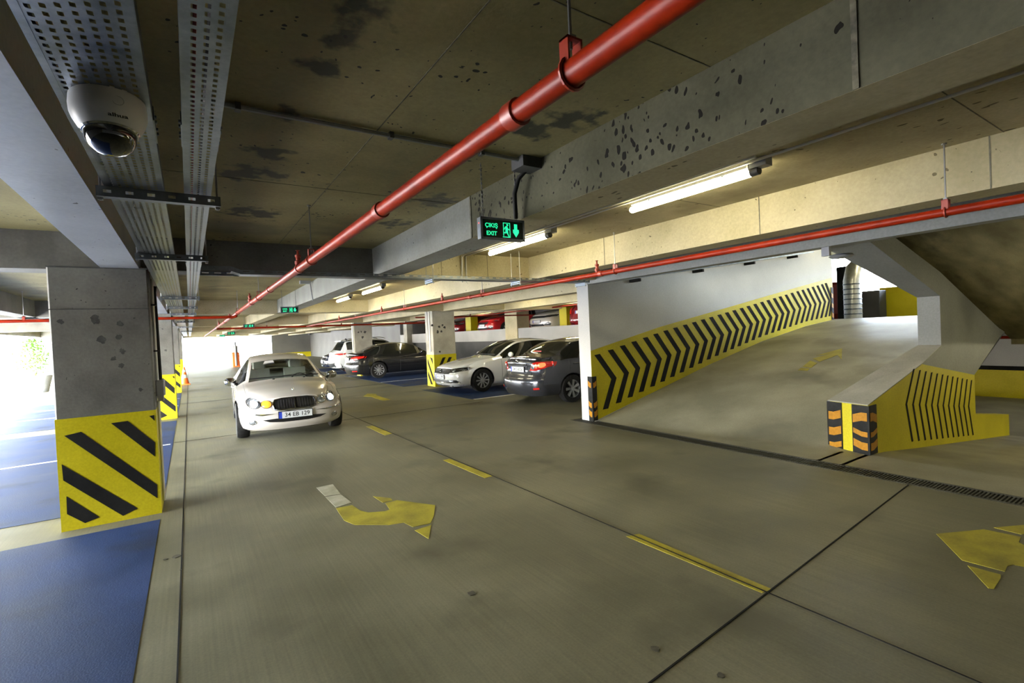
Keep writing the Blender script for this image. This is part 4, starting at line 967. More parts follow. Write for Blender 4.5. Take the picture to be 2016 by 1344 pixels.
        left = 1 if not rear else -1
        b0 = y0+left*w; b1 = y0+left*(w-.045)
        pl(min(b0, b1), max(b0, b1), 'blue_band', 'plateblue'); pl(min(b1, y0-left*w), max(b1, y0-left*w), 'plate_face', 'plate')
        if txt:
            mb = MB(); text_on(mb, txt, h*1.75, (xa+xo*.0032, y0-left*.024, z-.002), (0, -left, 0), (0, 0, 1), bold=.0012, sx=1.0); mb.build('lettering', 'ink', fr, local=True, normals=False)
        return fr
    def mirror(s, u, z, m, sc=1.0):
        for sg in (-1, 1):
            y = s.row_at(u, z)
            mb = MB(); c = Vector((u+.02, sg*(y+.13), z+.03)); n = 12
            prof = [(.01, -.10), (.055, -.085), (.075, -.03), (.078, .03), (.06, .08), (.02, .10)]
            vs = []; 
            for r, h in prof: vs += [c+Vector((math.cos(t)*r*.8, h*1.0*sg, math.sin(t)*r)) for t in [2*math.pi*k/n for k in range(n)]]
            fs = [(i*n+k, i*n+(k+1) % n, (i+1)*n+(k+1) % n, (i+1)*n+k) for i in range(len(prof)-1) for k in range(n)]+[tuple(range(n)), tuple(range((len(prof)-1)*n, len(prof)*n))]
            mb.add(vs, fs); o = mb.build('side_mirror', m, s.t, smooth=60, local=True)
            MB().tube([(u+.02, sg*(y-.02), z-.03), (u+.02, sg*(y+.09), z-.01)], [.03, .02], 8).build('mirror_arm', 'blackpl', o, local=True)
    def seams(s, us, m='blackpl'):
        for sg in (-1, 1):
            for u in us:
                zb = itp(s.belt, u)
                P = [s.sp(u, s.zs+.06+(zb-s.zs-.06)*k/8, sg, .0008) for k in range(9)]
                MB().tube(P, .0035, 5).build('door_seam', m, s.t, local=True)
    def handles(s, us, m):
        for sg in (-1, 1):
            for u in us:
                z = itp(s.belt, u)-.10; P = [s.sp(u+d, z, sg, o) for d, o in ((0, 0), (.02, .025), (.16, .025), (.18, 0))]
                MB().tube(P, .012, 8).build('door_handle', m, s.t, smooth=50, local=True)
    def inside(s):
        def blk(n, a, b, r, m): MB().bbox(a, b, r).build(n, m, s.t, smooth=30, local=True)
        zf = .28
        MB().box((s.uc+.1, -s.W*.75, zf), (s.ub-.1, s.W*.75, zf+.05)).build('cabin_floor', 'blackpl', s.t, local=True)
        MB().prism([(s.uc+.15, -s.W*.78, .35), (s.uc+.12, -s.W*.78, .86), (s.uc+.45, -s.W*.78, .90), (s.uc+.62, -s.W*.78, .78), (s.uc+.5, -s.W*.78, .4)], (0, s.W*1.56, 0)).build('dashboard', 'seat', s.t, local=True)
        for sg in (-1, 1):
            y = sg*.36
            mb = MB().bbox((2.25, y-.24, .38), (2.75, y+.24, .55), .05).prism([(2.70, y-.23, .52), (2.84, y-.23, .52), (2.98, y-.20, 1.08), (2.88, y-.20, 1.10)], (0, .44, 0)); o = mb.build('front_seat', 'seat', s.t, local=True)
            MB().bbox((2.90, y-.13, 1.11), (3.0, y+.13, 1.28), .03).build('headrest', 'seat', o, local=True)
        MB().prism([(3.45, -.62, .40), (3.75, -.62, .40), (3.92, -.60, .98), (3.80, -.60, 1.0), (3.62, -.62, .55)], (0, 1.22, 0)).build('rear_seat', 'seat', s.t, local=True)
        c = Vector((s.uc+.78, -.36, .82)); MB().tube([c+Vector((.08*math.sin(k*.3307), .18*math.cos(k*.3307), .17*math.sin(k*.3307))) for k in range(20)], .014, 8).build('steering_wheel', 'blackpl', s.t, smooth=60, local=True)

# ---------------------------------------------------------------- white four-lamp sedan driving towards the viewer
P_CREAM = paint('pearl_white_paint', (.60, .565, .525), .18)
jag = Car(L=4.67, W=.895, wb=2.71, fo=.87, r=.315, uc=1.42, uh=2.22, ur=3.38, ub=3.98, ubp=2.72, uA=1.55, uD=3.85, rw=.60, hw=.80, zs=.19, Df=.50, crown=.05,
          top=[(0, .735), (.10, .765), (.35, .82), (.9, .905), (1.42, .975), (1.8, 1.155), (2.22, 1.315), (2.45, 1.385), (2.85, 1.435), (3.38, 1.36), (3.7, 1.17), (3.98, 1.03), (4.3, 1.0), (4.6, .95), (4.67, .92)],
          belt=[(0, .60), (.3, .68), (.9, .79), (1.5, .86), (2.7, .90), (3.8, .93), (4.3, .90), (4.67, .80)], pxf=[(.19, .10), (.30, .02), (.44, 0), (.52, .01), (.56, .05), (.64, .08), (.74, .13)])
jt = jag.build('sedan_car', (1.464, 9.05), math.radians(87.2), 'cream white four-lamp sedan driving towards the viewer with headlights on', P_CREAM, 'glass', interior=True, spokes=7)
f = jag.fp
jag.patch('grille', [(-.33, .615), (-.31, .545), (-.22, .53), (.22, .53), (.31, .545), (.33, .615), (.30, .675), (.2, .695), (-.2, .695), (-.30, .675)], 'grilleblk', f, .008)
gr = [(-.335, .615), (-.315, .54), (-.22, .522), (.22, .522), (.315, .54), (.335, .615), (.305, .685), (.2, .705), (0, .71), (-.2, .705), (-.305, .685)]
jag.line('grille_surround', gr, .016, 'dchrome', f, .012, closed=True)
jag.line('grille_divider', [(0, .525), (0, .62), (0, .705)], .014, 'dchrome', f, .014)
for k in range(-7, 8):
    if k: jag.line('grille_bar', [(k*.042, .54), (k*.042, .62), (k*.042, .69)], .003, 'blackpl', f, .012)
for sg in (-1, 1):
    h = jag.patch('headlamp', jag.ell(sg*.615, .645, .098, .068, rot=sg*.25), 'lens', f, .006, .022, sub=1)
    jag.patch('headlamp_bulb', jag.ell(sg*.60, .645, .052, .048), 'beamon', f, .030, .012, sub=1, parent=h)
    jag.line('lamp_rim', jag.ell(sg*.615, .645, .101, .071, rot=sg*.25), .006, 'chrome', f, .006, parent=h, closed=True)
    h = jag.patch('side_headlamp', jag.ell(sg*.432, .628, .075, .060), 'amberon' if sg > 0 else 'lens', f, .008, .02, sub=1)
    jag.line('lamp_rim', jag.ell(sg*.432, .628, .077, .062), .006, 'chrome', f, .008, parent=h, closed=True)
    jag.patch('bumper_blade', [(sg*.32, .468), (sg*.5, .475), (sg*.74, .505), (sg*.80, .51), (sg*.78, .485), (sg*.5, .45)], 'chrome', f, .014, .006)
    jag.patch('fog_lamp', jag.ell(sg*.645, .345, .05, .034), 'lens', f, .006, .008, sub=1)
    jag.line('fog_lamp_rim', jag.ell(sg*.645, .345, .052, .036), .005, 'chrome', f, .006, closed=True)
jag.patch('lower_intake', [(-.50, .375), (-.40, .335), (-.2, .315), (.2, .315), (.40, .335), (.50, .375), (.3, .385), (-.3, .385)], 'grilleblk', f, .006)
jag.number_plate(f, .435, '34 EB 129')
MB().lathe([(.0, -.01), (.018, 0), (.02, .012), (.012, .03), (.0, .034)], (.22, 0, .825), n=12).build('bonnet_emblem', 'chrome', jt, smooth=50, local=True)
for y in (-.32, .22): MB().bbox((1.2, y-.02, .965), (1.24, y+.02, .985), .005).build('washer_nozzle', 'blackpl', jt, local=True)
jag.mirror(1.72, .92, 'chrome'); jag.seams((1.62, 2.74, 3.75)); jag.handles((2.45, 3.45), P_CREAM)
for sg in (-1, 1):  # bonnet shut lines
    P = [(jag.warp(u, 1, .8)*.0+u+.08, sg*w, itp(jag.top, u)-.018-dz) for u, w, dz in ((.30, .70, .03), (.6, .72, .028), (.95, .725, .022), (1.35, .73, .02))]
    MB().tube(P, .003, 5).build('bonnet_seam', 'blackpl', jt, local=True)
MB().tube([(1.46, -.62, .995), (1.42, 0, 1.005), (1.46, .62, .995)], .012, 6).build('cowl_trim', 'blackpl', jt, local=True)
MB().tube([(1.45, .05, 1.012), (1.52, -.55, 1.04)], .006, 6).build('wiper', 'blackpl', jt, local=True)
MB().bbox((2.12, -.12, 1.235), (2.16, .12, 1.285), .01).build('rear_view_mirror', 'blackpl', jt, local=True)
MB().prism([(2.02, .12, 1.235), (2.02, .34, 1.225), (2.02, .30, 1.30), (2.02, .15, 1.31)], (.004, 0, .0)).build('windscreen_sticker', 'wplast', jt, local=True)

# ---------------------------------------------------------------- white sedan parked nose-out in the bay
P_WHITE = paint('white_paint', (.70, .70, .68), .2)
vw = Car(L=4.77, W=.915, wb=2.79, fo=.90, r=.335, uc=1.45, uh=2.32, ur=3.62, ub=4.32, ubp=2.75, uA=1.6, uD=4.22, rw=.63, hw=.84, zs=.20, Df=.46,
         top=[(0, .745), (.12, .79), (.45, .86), (.95, .945), (1.45, 1.01), (1.9, 1.25), (2.32, 1.41), (2.9, 1.462), (3.62, 1.40), (4.0, 1.24), (4.32, 1.11), (4.6, 1.08), (4.77, 1.03)],
         belt=[(0, .63), (.4, .72), (.9, .82), (1.5, .90), (2.8, .94), (4.0, .99), (4.77, .88)], pxf=[(.2, .06), (.35, 0), (.55, 0), (.60, .03), (.72, .06)])
vt = vw.build('sedan_car', (6.0, 12.98), 0.0, 'white sedan parked nose out beside the striped column', P_WHITE, spokes=10)
f = vw.fp
vw.patch('grille', [(-.50, .60), (-.46, .565), (0, .555), (.46, .565), (.50, .60), (.46, .70), (.3, .715), (-.3, .715), (-.46, .70)], 'grilleblk', f, .004)
for z, w in ((.585, .42), (.62, .47), (.655, .47), (.69, .43)): vw.line('grille_bar', [(-w, z+.005), (-w*.5, z), (0, z-.002), (w*.5, z), (w, z+.005)], .007, 'chrome', f, .009)
e = vw.patch('badge', vw.ell(0, .635, .058, .058), 'lensdark', f, .016, .004, sub=1)
vw.line('badge_ring', vw.ell(0, .635, .058, .058), .006, 'chrome', f, .018, parent=e, closed=True)
vw.line('badge_letter', [(-.028, .675), (0, .642), (.028, .675)], .005, 'chrome', f, .022, parent=e); vw.line('badge_letter', [(-.042, .655), (-.02, .592), (0, .632), (.02, .592), (.042, .655)], .005, 'chrome', f, .022, parent=e)
for sg in (-1, 1):
    h = vw.patch('headlamp', [(sg*.47, .595), (sg*.66, .60), (sg*.80, .65), (sg*.865, .745), (sg*.70, .735), (sg*.47, .70)], 'lensdark', f, .008, .004)
    for cy, cz, r in ((.60, .655, .032), (.75, .69, .034)): vw.patch('lamp_reflector', vw.ell(sg*cy, cz, r, r), 'lens', f, .018, .008, parent=h, sub=1)
    vw.line('lamp_strip', [(sg*.47, .69), (sg*.6, .70), (sg*.72, .722)], .006, 'chrome', f, .016, parent=h)
    vw.patch('lower_vent', [(sg*.30, .33), (sg*.70, .315), (sg*.80, .325), (sg*.72, .395), (sg*.40, .40), (sg*.30, .38)], 'grilleblk', f, .006)
    vw.patch('fog_lamp', [(sg*.50, .335), (sg*.62, .335), (sg*.64, .375), (sg*.50, .375)], 'lens', f, .014, .004)
    vw.patch('parking_sensor', vw.ell(sg*.42, .47, .012, .012, 8), 'wplast', f, .004, sub=1)
vw.patch('lower_intake', [(-.32, .33), (.32, .33), (.34, .395), (-.34, .395)], 'grilleblk', f, .005)
vw.line('bumper_chrome', [(-.78, .325), (-.5, .315), (0, .318), (.5, .315), (.78, .325)], .009, 'chrome', f, .010)
vw.line('bumper_chrome', [(-.80, .25), (-.4, .235), (0, .235), (.4, .235), (.80, .25)], .007, 'chrome', f, .008)
vw.patch('splitter', [(-.72, .205), (.72, .205), (.75, .235), (-.75, .235)], 'grilleblk', f, .004)
vw.number_plate(f, .475, '34 UL 899', y0=.0)
vw.mirror(1.82, .98, P_WHITE); vw.seams((1.55, 2.78, 4.0)); vw.handles((2.5, 3.55), P_WHITE)
for sg in (-1, 1):
    P = [vw.sp(u, itp(vw.belt, u)+.012, sg, .006) for u in [1.65+.2*k for k in range(13)]]; MB().tube(P, .007, 6).build('window_trim', 'chrome', vt, smooth=50, local=True)
MB().tube([(1.52, -.6, 1.03), (1.46, 0, 1.04), (1.52, .6, 1.03)], .014, 6).build('cowl_trim', 'blackpl', vt, local=True)

# ---------------------------------------------------------------- dark grey sedan, tail towards the aisle
P_GREY = paint('dark_grey_metallic_paint', (.055, .058, .072), .2)
P_GREY.node_tree.nodes['Principled BSDF'].inputs['Metallic'].default_value = .5
co = Car(L=4.54, W=.88, wb=2.60, fo=.93, r=.32, uc=1.25, uh=2.10, ur=3.30, ub=3.92, ubp=2.45, uA=1.45, uD=3.78, rw=.66, hw=.86, zs=.21, Dr=.40,
         top=[(0, .76), (.15, .82), (.6, .93), (1.25, 1.03), (1.7, 1.27), (2.1, 1.42), (2.6, 1.475), (3.3, 1.40), (3.65, 1.25), (3.92, 1.13), (4.2, 1.10), (4.45, 1.09), (4.54, 1.06)],
         belt=[(0, .66), (.6, .80), (1.3, .92), (2.5, .96), (3.8, 1.0), (4.3, .98), (4.54, .93)], pxr=[(.2, .09), (.42, 0), (.58, .01), (.66, .07), (.80, .10), (.95, .09), (1.05, .14)])
ct = co.build('sedan_car', (6.20+4.54, 9.40), math.pi, 'dark grey sedan parked tail out beside the chevron wall with lit tail lamps', P_GREY, spokes=7)
f = co.rp
for sg in (-1, 1):
    h = co.patch('tail_lamp', [(sg*.44, .78), (sg*.60, .775), (sg*.76, .83), (sg*.845, .93), (sg*.82, .975), (sg*.60, .975), (sg*.52, .95)], 'redlens', f, .010, .018)
    co.patch('lamp_reversing', co.ell(sg*.535, .865, .045, .06), 'lens', f, .030, .006, parent=h, sub=1)
    co.patch('lamp_brake', co.ell(sg*.70, .90, .06, .055), 'redlit', f, .030, .008, parent=h, sub=1)
    co.patch('lamp_indicator', co.ell(sg*.615, .885, .025, .05), 'amber', f, .030, .004, parent=h, sub=1)
    P = [co.sp(4.54-d, z, sg, .006) for d, z in ((.16, .86), (.16, .965), (.42, .965), (.36, .90))]; MB().add(P, [(0, 1, 2, 3)]); mb = MB(); mb.add(P, [(0, 1, 2, 3)]); mb.build('lamp_side', 'redlens', ct, local=True)
    co.patch('reflector', [(sg*.60, .36), (sg*.72, .37), (sg*.72, .41), (sg*.60, .40)], 'redlens', f, .008)
    co.line('boot_seam', [(sg*.50, .66), (sg*.47, .80), (sg*.56, .98), (sg*.58, 1.04)], .004, 'blackpl', f, .002)
co.line('boot_seam', [(-.50, .66), (-.25, .645), (0, .64), (.25, .645), (.50, .66)], .006, 'blackpl', f, .003)
co.line('boot_handle_bar', [(-.34, .905), (0, .915), (.34, .905)], .013, 'chrome', f, .012)
co.patch('plate_recess', [(-.36, .72), (.36, .72), (.38, .885), (-.38, .885)], P_GREY, f, .002)
co.number_plate(f, .80, '34 S 6026', rear=True)
e = co.line('badge', co.ell(0, .985, .06, .04), .006, 'chrome', f, .010, closed=True)
co.line('badge_oval', co.ell(0, .99, .022, .035), .005, 'chrome', f, .012, parent=e, closed=True); co.line('badge_oval', co.ell(0, 1.0, .042, .016), .005, 'chrome', f, .012, parent=e, closed=True)
co.line('boot_lip', [(-.62, 1.045), (-.3, 1.06), (0, 1.065), (.3, 1.06), (.62, 1.045)], .010, P_GREY, f, .002)
MB().bbox((3.80, -.14, 1.15), (3.86, .14, 1.185), .006).build('high_brake_light', 'redbright', ct, local=True)
co.line('bumper_seam', [(-.80, .60), (-.5, .625), (0, .63), (.5, .625), (.80, .60)], .004, 'blackpl', f, .002)
co.mirror(1.62, .98, P_GREY); co.seams((1.45, 2.48, 3.6)); co.handles((2.25, 3.3), P_GREY)

# ---------------------------------------------------------------- black sedan, tail towards the aisle
P_BLACK = paint('black_paint_car', (.010, .010, .011), .25)
bm = Car(L=4.9, W=.93, wb=2.97, fo=.85, r=.345, uc=1.55, uh=2.38, ur=3.62, ub=4.30, ubp=2.85, uA=1.7, uD=4.2, rw=.63, hw=.85, zs=.20, Dr=.42,
         top=[(0, .74), (.15, .80), (.7, .91), (1.55, 1.02), (2.0, 1.27), (2.38, 1.41), (2.95, 1.464), (3.62, 1.39), (4.0, 1.24), (4.30, 1.13), (4.6, 1.10), (4.82, 1.08), (4.9, 1.04)],
         belt=[(0, .64), (.7, .80), (1.6, .91), (2.8, .95), (4.1, .99), (4.9, .92)], pxr=[(.2, .08), (.42, 0), (.6, 0), (.66, .04), (.85, .06), (1.0, .10)])
bt = bm.build('sedan_car', (5.47+4.9, 21.05), math.pi, 'black sedan parked tail out between the two pale columns', P_BLACK, spokes=11)
f = bm.rp
for sg in (-1, 1):
    h = bm.patch('tail_lamp', [(sg*.40, .80), (sg*.62, .79), (sg*.80, .84), (sg*.905, .94), (sg*.88, .97), (sg*.62, .955), (sg*.42, .90)], 'redlens', f, .010, .014)
    bm.patch('lamp_brake', [(sg*.60, .83), (sg*.74, .85), (sg*.74, .92), (sg*.60, .91)], 'redbright', f, .022, .006, parent=h)
    P = [bm.sp(4.9-d, z, sg, .006) for d, z in ((.16, .86), (.16, .955), (.40, .955), (.34, .90))]; mb = MB(); mb.add(P, [(0, 1, 2, 3)]); mb.build('lamp_side', 'redlens', bt, local=True)
    bm.patch('reflector', [(sg*.55, .32), (sg*.78, .33), (sg*.78, .37), (sg*.55, .36)], 'redlens', f, .008)
bm.number_plate(f, .84, '', rear=True)
bm.patch('badge', bm.ell(0, 1.0, .04, .04), 'chrome', f, .008, .004, sub=1)
bm.line('bumper_seam', [(-.84, .62), (-.5, .645), (0, .65), (.5, .645), (.84, .62)], .004, 'blackpl', f, .002)
bm.mirror(1.9, .98, P_BLACK); bm.seams((1.6, 2.88, 4.05)); bm.handles((2.6, 3.65), P_BLACK)

# ---------------------------------------------------------------- white sport utility car, tail towards the aisle
su = Car(L=4.6, W=.94, wb=2.7, fo=.90, r=.36, uc=1.2, uh=1.98, ur=3.98, ub=4.38, ubp=2.55, uA=1.35, uD=4.05, rw=.70, hw=.88, zs=.28, Dr=.36,
         top=[(0, .92), (.15, .98), (.6, 1.06), (1.2, 1.13), (1.6, 1.42), (1.98, 1.61), (2.6, 1.68), (3.6, 1.65), (3.98, 1.60), (4.2, 1.36), (4.38, 1.17), (4.5, 1.12), (4.6, 1.08)],
         belt=[(0, .78), (.6, .93), (1.3, 1.05), (2.8, 1.10), (4.1, 1.14), (4.6, 1.02)], pxr=[(.28, .10), (.5, 0), (.68, .02), (.9, .08), (1.1, .10)])
P_SUV = paint('cool_white_paint', (.68, .71, .74), .2)
st = su.build('suv_car', (5.85+4.6, 25.65), math.pi, 'white sport utility car parked tail out behind the farther pale column', P_SUV, spokes=10)
f = su.rp
for sg in (-1, 1):
    h = su.patch('tail_lamp', [(sg*.46, .90), (sg*.70, .89), (sg*.86, .93), (sg*.905, 1.0), (sg*.70, 1.0), (sg*.48, .975)], 'redlens', f, .010, .012)
    su.patch('lamp_reversing', [(sg*.47, .905), (sg*.62, .90), (sg*.62, .985), (sg*.48, .97)], 'lens', f, .022, .004, parent=h)
    P = [su.sp(4.6-d, z, sg, .006) for d, z in ((.13, .93), (.13, 1.0), (.45, 1.01), (.36, .95))]; mb = MB(); mb.add(P, [(0, 1, 2, 3)]); mb.build('lamp_side', 'redlens', st, local=True)
    MB().tube([(1.9, sg*.63, 1.66), (2.2, sg*.64, 1.73), (3.4, sg*.64, 1.72), (3.8, sg*.62, 1.64)], .016, 6).build('roof_rail', 'chrome', st, local=True)
su.patch('bumper_cladding', [(-.86, .30), (.86, .30), (.86, .50), (.6, .58), (-.6, .58), (-.86, .50)], 'blackpl', f, .006)
su.patch('skid_plate', [(-.6, .36), (.6, .36), (.64, .44), (-.64, .44)], 'galv', f, .016)
su.number_plate(f, .80, '', rear=True)
MB().prism([(3.92, -.60, 1.60), (4.16, -.58, 1.585), (4.16, .58, 1.585), (3.92, .60, 1.60)], (0, 0, .03)).build('roof_spoiler', P_SUV, st, local=True)
MB().tube([(3.70, 0, 1.66), (3.78, 0, 1.72)], .03, 8).build('roof_aerial', 'blackpl', st, local=True)
su.mirror(1.55, 1.12, P_SUV); su.seams((1.45, 2.58, 3.7)); su.handles((2.35, 3.4), P_SUV)

# ---------------------------------------------------------------- simpler cars further back
def front_face(c, lampz, gz, plate=True, lampmat='lensdark', ggr=.45):
    f = c.fp
    c.patch('grille', [(-ggr, gz-.05), (ggr, gz-.05), (ggr+.03, gz+.05), (-ggr-.03, gz+.05)], 'grilleblk', f, .006)
    for sg in (-1, 1):
        h = c.patch('headlamp', [(sg*.46, lampz-.05), (sg*.68, lampz-.04), (sg*.84, lampz+.03), (sg*.85, lampz+.075), (sg*.62, lampz+.06), (sg*.47, lampz+.04)], lampmat, f, .010, .006)
        c.patch('lamp_reflector', c.ell(sg*.70, lampz+.01, .035, .03), 'lens', f, .022, .006, parent=h, sub=1)
        c.patch('fog_recess', [(sg*.45, .34), (sg*.72, .33), (sg*.76, .42), (sg*.66, .47), (sg*.5, .42)], 'grilleblk', f, .006)
        c.patch('fog_lamp', c.ell(sg*.64, .40, .03, .03), 'lens', f, .014, .004, sub=1)
    c.patch('lower_intake', [(-.45, .31), (.45, .31), (.42, .40), (-.42, .40)], 'grilleblk', f, .005)
    c.line('lower_trim', [(-.74, .275), (-.3, .265), (.3, .265), (.74, .275)], .010, 'chrome', f, .008)
    if plate: c.number_plate(f, .50, '')
HT = [(0, .78), (.12, .84), (.5, .93), (1.15, 1.03), (1.6, 1.28), (2.05, 1.44), (2.6, 1.495), (3.4, 1.43), (3.85, 1.22), (4.1, 1.12), (4.4, 1.09), (4.5, 1.04)]
def small(**k):
    d = dict(L=4.5, W=.895, wb=2.64, fo=.90, r=.315, uc=1.15, uh=2.05, ur=3.4, ub=4.1, ubp=2.5, uA=1.35, uD=3.95, rw=.65, hw=.85, zs=.21, top=HT,
             belt=[(0, .67), (.5, .78), (1.2, .92), (2.6, .96), (4.0, 1.0), (4.5, .92)]); d.update(k); return Car(**d)
P_WARM = paint('warm_white_paint', (.66, .63, .56), .22); P_RED = paint('red_paint', (.36, .012, .016), .2); P_DRED = paint('maroon_paint', (.16, .008, .012), .22); P_NAVY = paint('dark_blue_paint', (.015, .020, .040), .2)
DK = 1.55
a_ = on(1034, 625, 'x', 12.25); b_ = on(1088, 622, 'x', 12.25); yc = .5*(a_.y+b_.y)
ft = small(); ft.build('sedan_car', (12.15, yc, 0), 0, 'warm white car nose-out on the raised deck between the bare and yellow columns', P_WARM, z=DK, spokes=8); front_face(ft, .70, .69, ggr=.46); ft.mirror(1.55, .98, P_WARM); ft.seams((1.45, 2.5))
a_ = on(934, 630, 'x', 12.4)
rc = small(); rc.build('hatchback_car', (12.3, a_.y-.95, 0), 0, 'red car nose-out on the raised deck beside the yellow column', P_RED, z=DK, spokes=8); front_face(rc, .72, .62, lampmat='redlens'); rc.mirror(1.55, .98, P_RED)
q = on(893, 630, 'x', 12.6)
rd = small(); rd.build('hatchback_car', (12.6, q.y+.6, 0), 0, 'dark red car half hidden on the raised deck behind the striped column', P_DRED, z=DK, spokes=8); front_face(rd, .72, .62)
q = on(1119, 622, 'x', 12.3)
rb = small(); rbt = rb.build('hatchback_car', (12.1+4.5, q.y-.86, 0), math.pi, 'maroon car tail-out on the raised deck beside the grey wall end', P_DRED, z=DK, spokes=8)
for sg in (-1, 1):
    h = rb.patch('tail_lamp', [(sg*.55, .70), (sg*.78, .70), (sg*.84, .85), (sg*.80, .96), (sg*.6, .96)], 'redlens', rb.rp, .012, .016); rb.patch('lamp_reversing', rb.ell(sg*.70, .90, .05, .04), 'lens', rb.rp, .03, .006, parent=h, sub=1)
rb.number_plate(rb.rp, .75, '', rear=True)
nv = small(); q = on(629, 708, 'x', 6.2); nv.build('hatchback_car', (6.15, q.y-.9, 0), 0, 'dark blue car nose-out just beyond the white sport utility car', P_NAVY, spokes=8); front_face(nv, .70, .62, lampmat='lens'); nv.mirror(1.55, .98, P_NAVY)

# ================================================================== loose things on the floor
q = gp(704, 739)
tag(MB().prism([(q.x, q.y-.45, 0), (q.x+.14, q.y-.45, 0), (q.x+.12, q.y-.45, .09), (q.x+.02, q.y-.45, .09)], (0, .5, 0)).build('wheel_stop', 'yellow'), 'yellow wheel stop block under the tail of the black sedan', 'wheel stop')
q = gp(364, 757); cn = thing('traffic_cone', (q.x, q.y, 0), 'orange traffic cone standing by the far left column', 'traffic cone')
MB().bbox((q.x-.21, q.y-.21, 0), (q.x+.21, q.y+.21, .04), .02).build('cone_base', 'orange', cn); MB().lathe([(.17, .04), (.115, .30), (.075, .52), (.03, .78), (.022, .80)], (q.x, q.y, 0), n=20).build('cone_body', 'orange', cn, smooth=40)
for z0, z1, r0, r1 in ((.30, .44, .118, .093), (.56, .66, .071, .055)): MB().lathe([(r0, z0), (r1, z1)], (q.x, q.y, 0), n=20).build('reflective_sleeve', 'wplast', cn, smooth=40)

# ================================================================== upper landing things
bx_ = lambda px, py, X: on(px, py, 'x', X)
LZ = 1.60
q = bx_(1679, 600, 19.0); r_ = (bx_(1696, 600, 19.0)-bx_(1662, 600, 19.0)).length/2
q2 = bx_(1690, 522, 19.0)
dt = thing('air_duct', (19.0, q.y, LZ), 'foil wrapped round air duct standing at the head of the ramp', 'air duct')
zt = q2.z
MB().tube([(19.0, q.y, LZ), (19.0, q.y, zt-.5), (19.15, q.y-.02, zt-.1), (19.5, q.y-.1, zt+.15), (20.3, q.y-.3, zt+.25)], r_, 20).build('duct', 'foil', dt, smooth=40)
for k in range(7): z = LZ+.15+k*(zt-LZ-.6)/7; MB().lathe([(r_+.006, -.02), (r_+.012, 0), (r_+.006, .02)], (19.0, q.y, z), n=20).build('seam_band', 'galv', dt, smooth=40)
a_, b_ = bx_(1697, 605, 21.0), bx_(1732, 605, 21.0); zt = bx_(1715, 572, 21.0).z
tag(MB().bbox((21.0, b_.y, LZ), (21.6, a_.y, zt), .02).build('equipment_cabinet', 'darkwall'), 'dark grey equipment cabinet beside the foil duct on the landing', 'cabinet')
a_, b_ = bx_(1732, 605, 21.8), bx_(1900, 605, 21.8); zt = bx_(1740, 566, 21.8).z
struct(MB().box((21.8, b_.y-1.5, LZ), (21.99, a_.y, zt)).build('wall_landing_yellow', 'yellow'))
a_, b_ = bx_(1648, 600, 20.0), bx_(1662, 600, 20.0); zt = bx_(1655, 525, 20.0).z
tag(MB().bbox((20.0, b_.y-.1, LZ), (20.4, a_.y, zt), .03).build('black_riser', 'black'), 'black riser pipe casing left of the foil duct', 'riser')
a_, b_ = bx_(1641, 580, 20.6), bx_(1650, 580, 20.6)
hc = thing('hose_cabinet', (20.6, b_.y, LZ), 'red fire cabinet partly hidden at the head of the ramp', 'cabinet')
MB().bbox((20.6, b_.y-.3, LZ), (20.9, a_.y+.6, 3.0), .02).build('cabinet_body', 'red', hc); MB().box((20.585, b_.y-.25, LZ+.2), (20.6, a_.y+.5, 2.9)).build('cabinet_door', 'redd', hc)

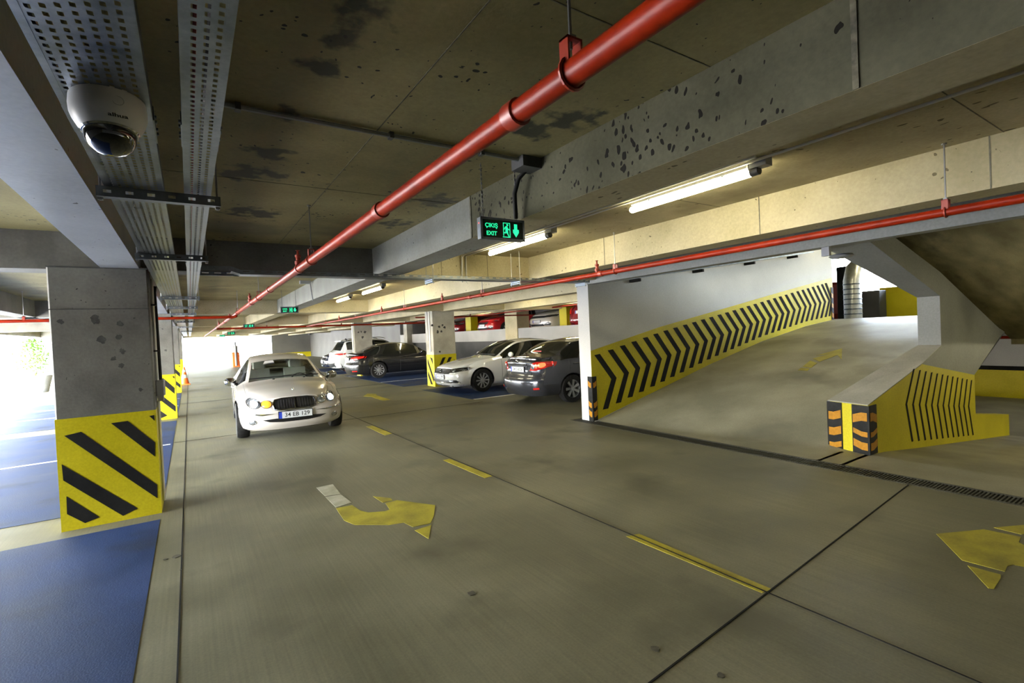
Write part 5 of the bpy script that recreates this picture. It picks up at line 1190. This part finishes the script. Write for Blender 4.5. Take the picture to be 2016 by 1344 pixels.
# ================================================================== outside, seen through the openings
def planter(x, y, w, h, label, seed, hh=1.0, n=420):
    t = thing('planted_pot', (x, y, -.02), label, 'potted plant'); rnd = random.Random(seed)
    MB().lathe([(w*.36, 0), (w*.5, h*.9), (w*.52, h), (w*.44, h), (w*.42, h-.06)], (x, y, -.02), n=20).build('pot', 'planter', t, smooth=40)
    st = MB(); lf = MB()
    for k in range(9):
        a = rnd.uniform(0, 6.28); d = rnd.uniform(.1, .5); top = Vector((x+d*math.cos(a), y+d*math.sin(a), h+hh*rnd.uniform(.5, 1))); st.tube([(x, y, h-.1), (.5*(x+top.x), .5*(y+top.y), h+hh*.4), top], .012, 5)
    for k in range(n):
        a = rnd.uniform(0, 6.28); d = rnd.uniform(0, .75)**.8; z = h+rnd.uniform(.05, 1)*hh; p = Vector((x+d*math.cos(a)*(1.1-.3*z), y+d*math.sin(a)*(1.1-.3*z), z)); v = Vector((rnd.uniform(-1, 1), rnd.uniform(-1, 1), rnd.uniform(-.6, .8))).normalized(); u = v.orthogonal().normalized(); l = rnd.uniform(.08, .16)
        lf.add([p, p+v*l*.5+u*l*.22, p+v*l, p+v*l*.5-u*l*.22], [(0, 1, 2, 3)])
    st.build('stems', 'bark', t); o = lf.build('foliage', 'leaf', t, normals=False); o['kind'] = 'stuff'
q = gp(72, 772); planter(q.x, q.y, 1.1, .75, 'grey pot with a leafy green shrub outside the left opening', 3, 1.5, 900)
q = gp(30, 757); planter(q.x-.5, q.y+3, 1.0, .7, 'second pot with a green shrub farther outside on the left', 5, 1.3, 600)
# printed hoarding and pump-like post at the far exit
hb = thing('printed_hoarding', (5, 78, 0), 'pale hoarding with faded red and blue prints beyond the far exit', 'hoarding')
M['hoard'] = mat('pale_hoarding', (.75, .74, .74), .6); M['pink'] = mat('faded_red_print', (.70, .35, .38), .6); M['lilac'] = mat('faded_blue_print', (.36, .32, .62), .6)
A = on(455, 700, 'y', 78); B = on(600, 700, 'y', 78)
MB().box((A.x, 78, 0), (B.x, 78.2, 3.3)).build('panel', 'hoard', hb)
def pr(px0, py0, px1, py1, m):
    a, b = on(px0, py0, 'y', 77.98), on(px1, py1, 'y', 77.98); MB().box((a.x, 77.96, b.z), (b.x, 78, a.z)).build('print', m, hb)
pr(468, 680, 480, 690, 'pink'); pr(488, 673, 504, 676, 'pink'); pr(490, 684, 498, 693, 'lilac'); pr(499, 678, 501, 690, 'lilac'); pr(507, 687, 512, 695, 'pink'); pr(517, 683, 532, 690, 'lilac'); pr(540, 680, 546, 686, 'pink')
q = gp(465, 722); fp_ = thing('service_post', (q.x, q.y, 0), 'orange and grey service post at the far exit left of the white sedan roof', 'post')
MB().bbox((q.x-.25, q.y-.2, 0), (q.x+.25, q.y+.2, 1.1), .05).build('post_base', 'orange', fp_); MB().tube([(q.x, q.y-.25, .1), (q.x, q.y-.25, 1.9)], .07, 10).build('hose_mast', 'gplast', fp_); MB().bbox((q.x-.2, q.y-.18, 1.1), (q.x+.16, q.y+.18, 1.6), .05).build('post_head', 'wplast', fp_)
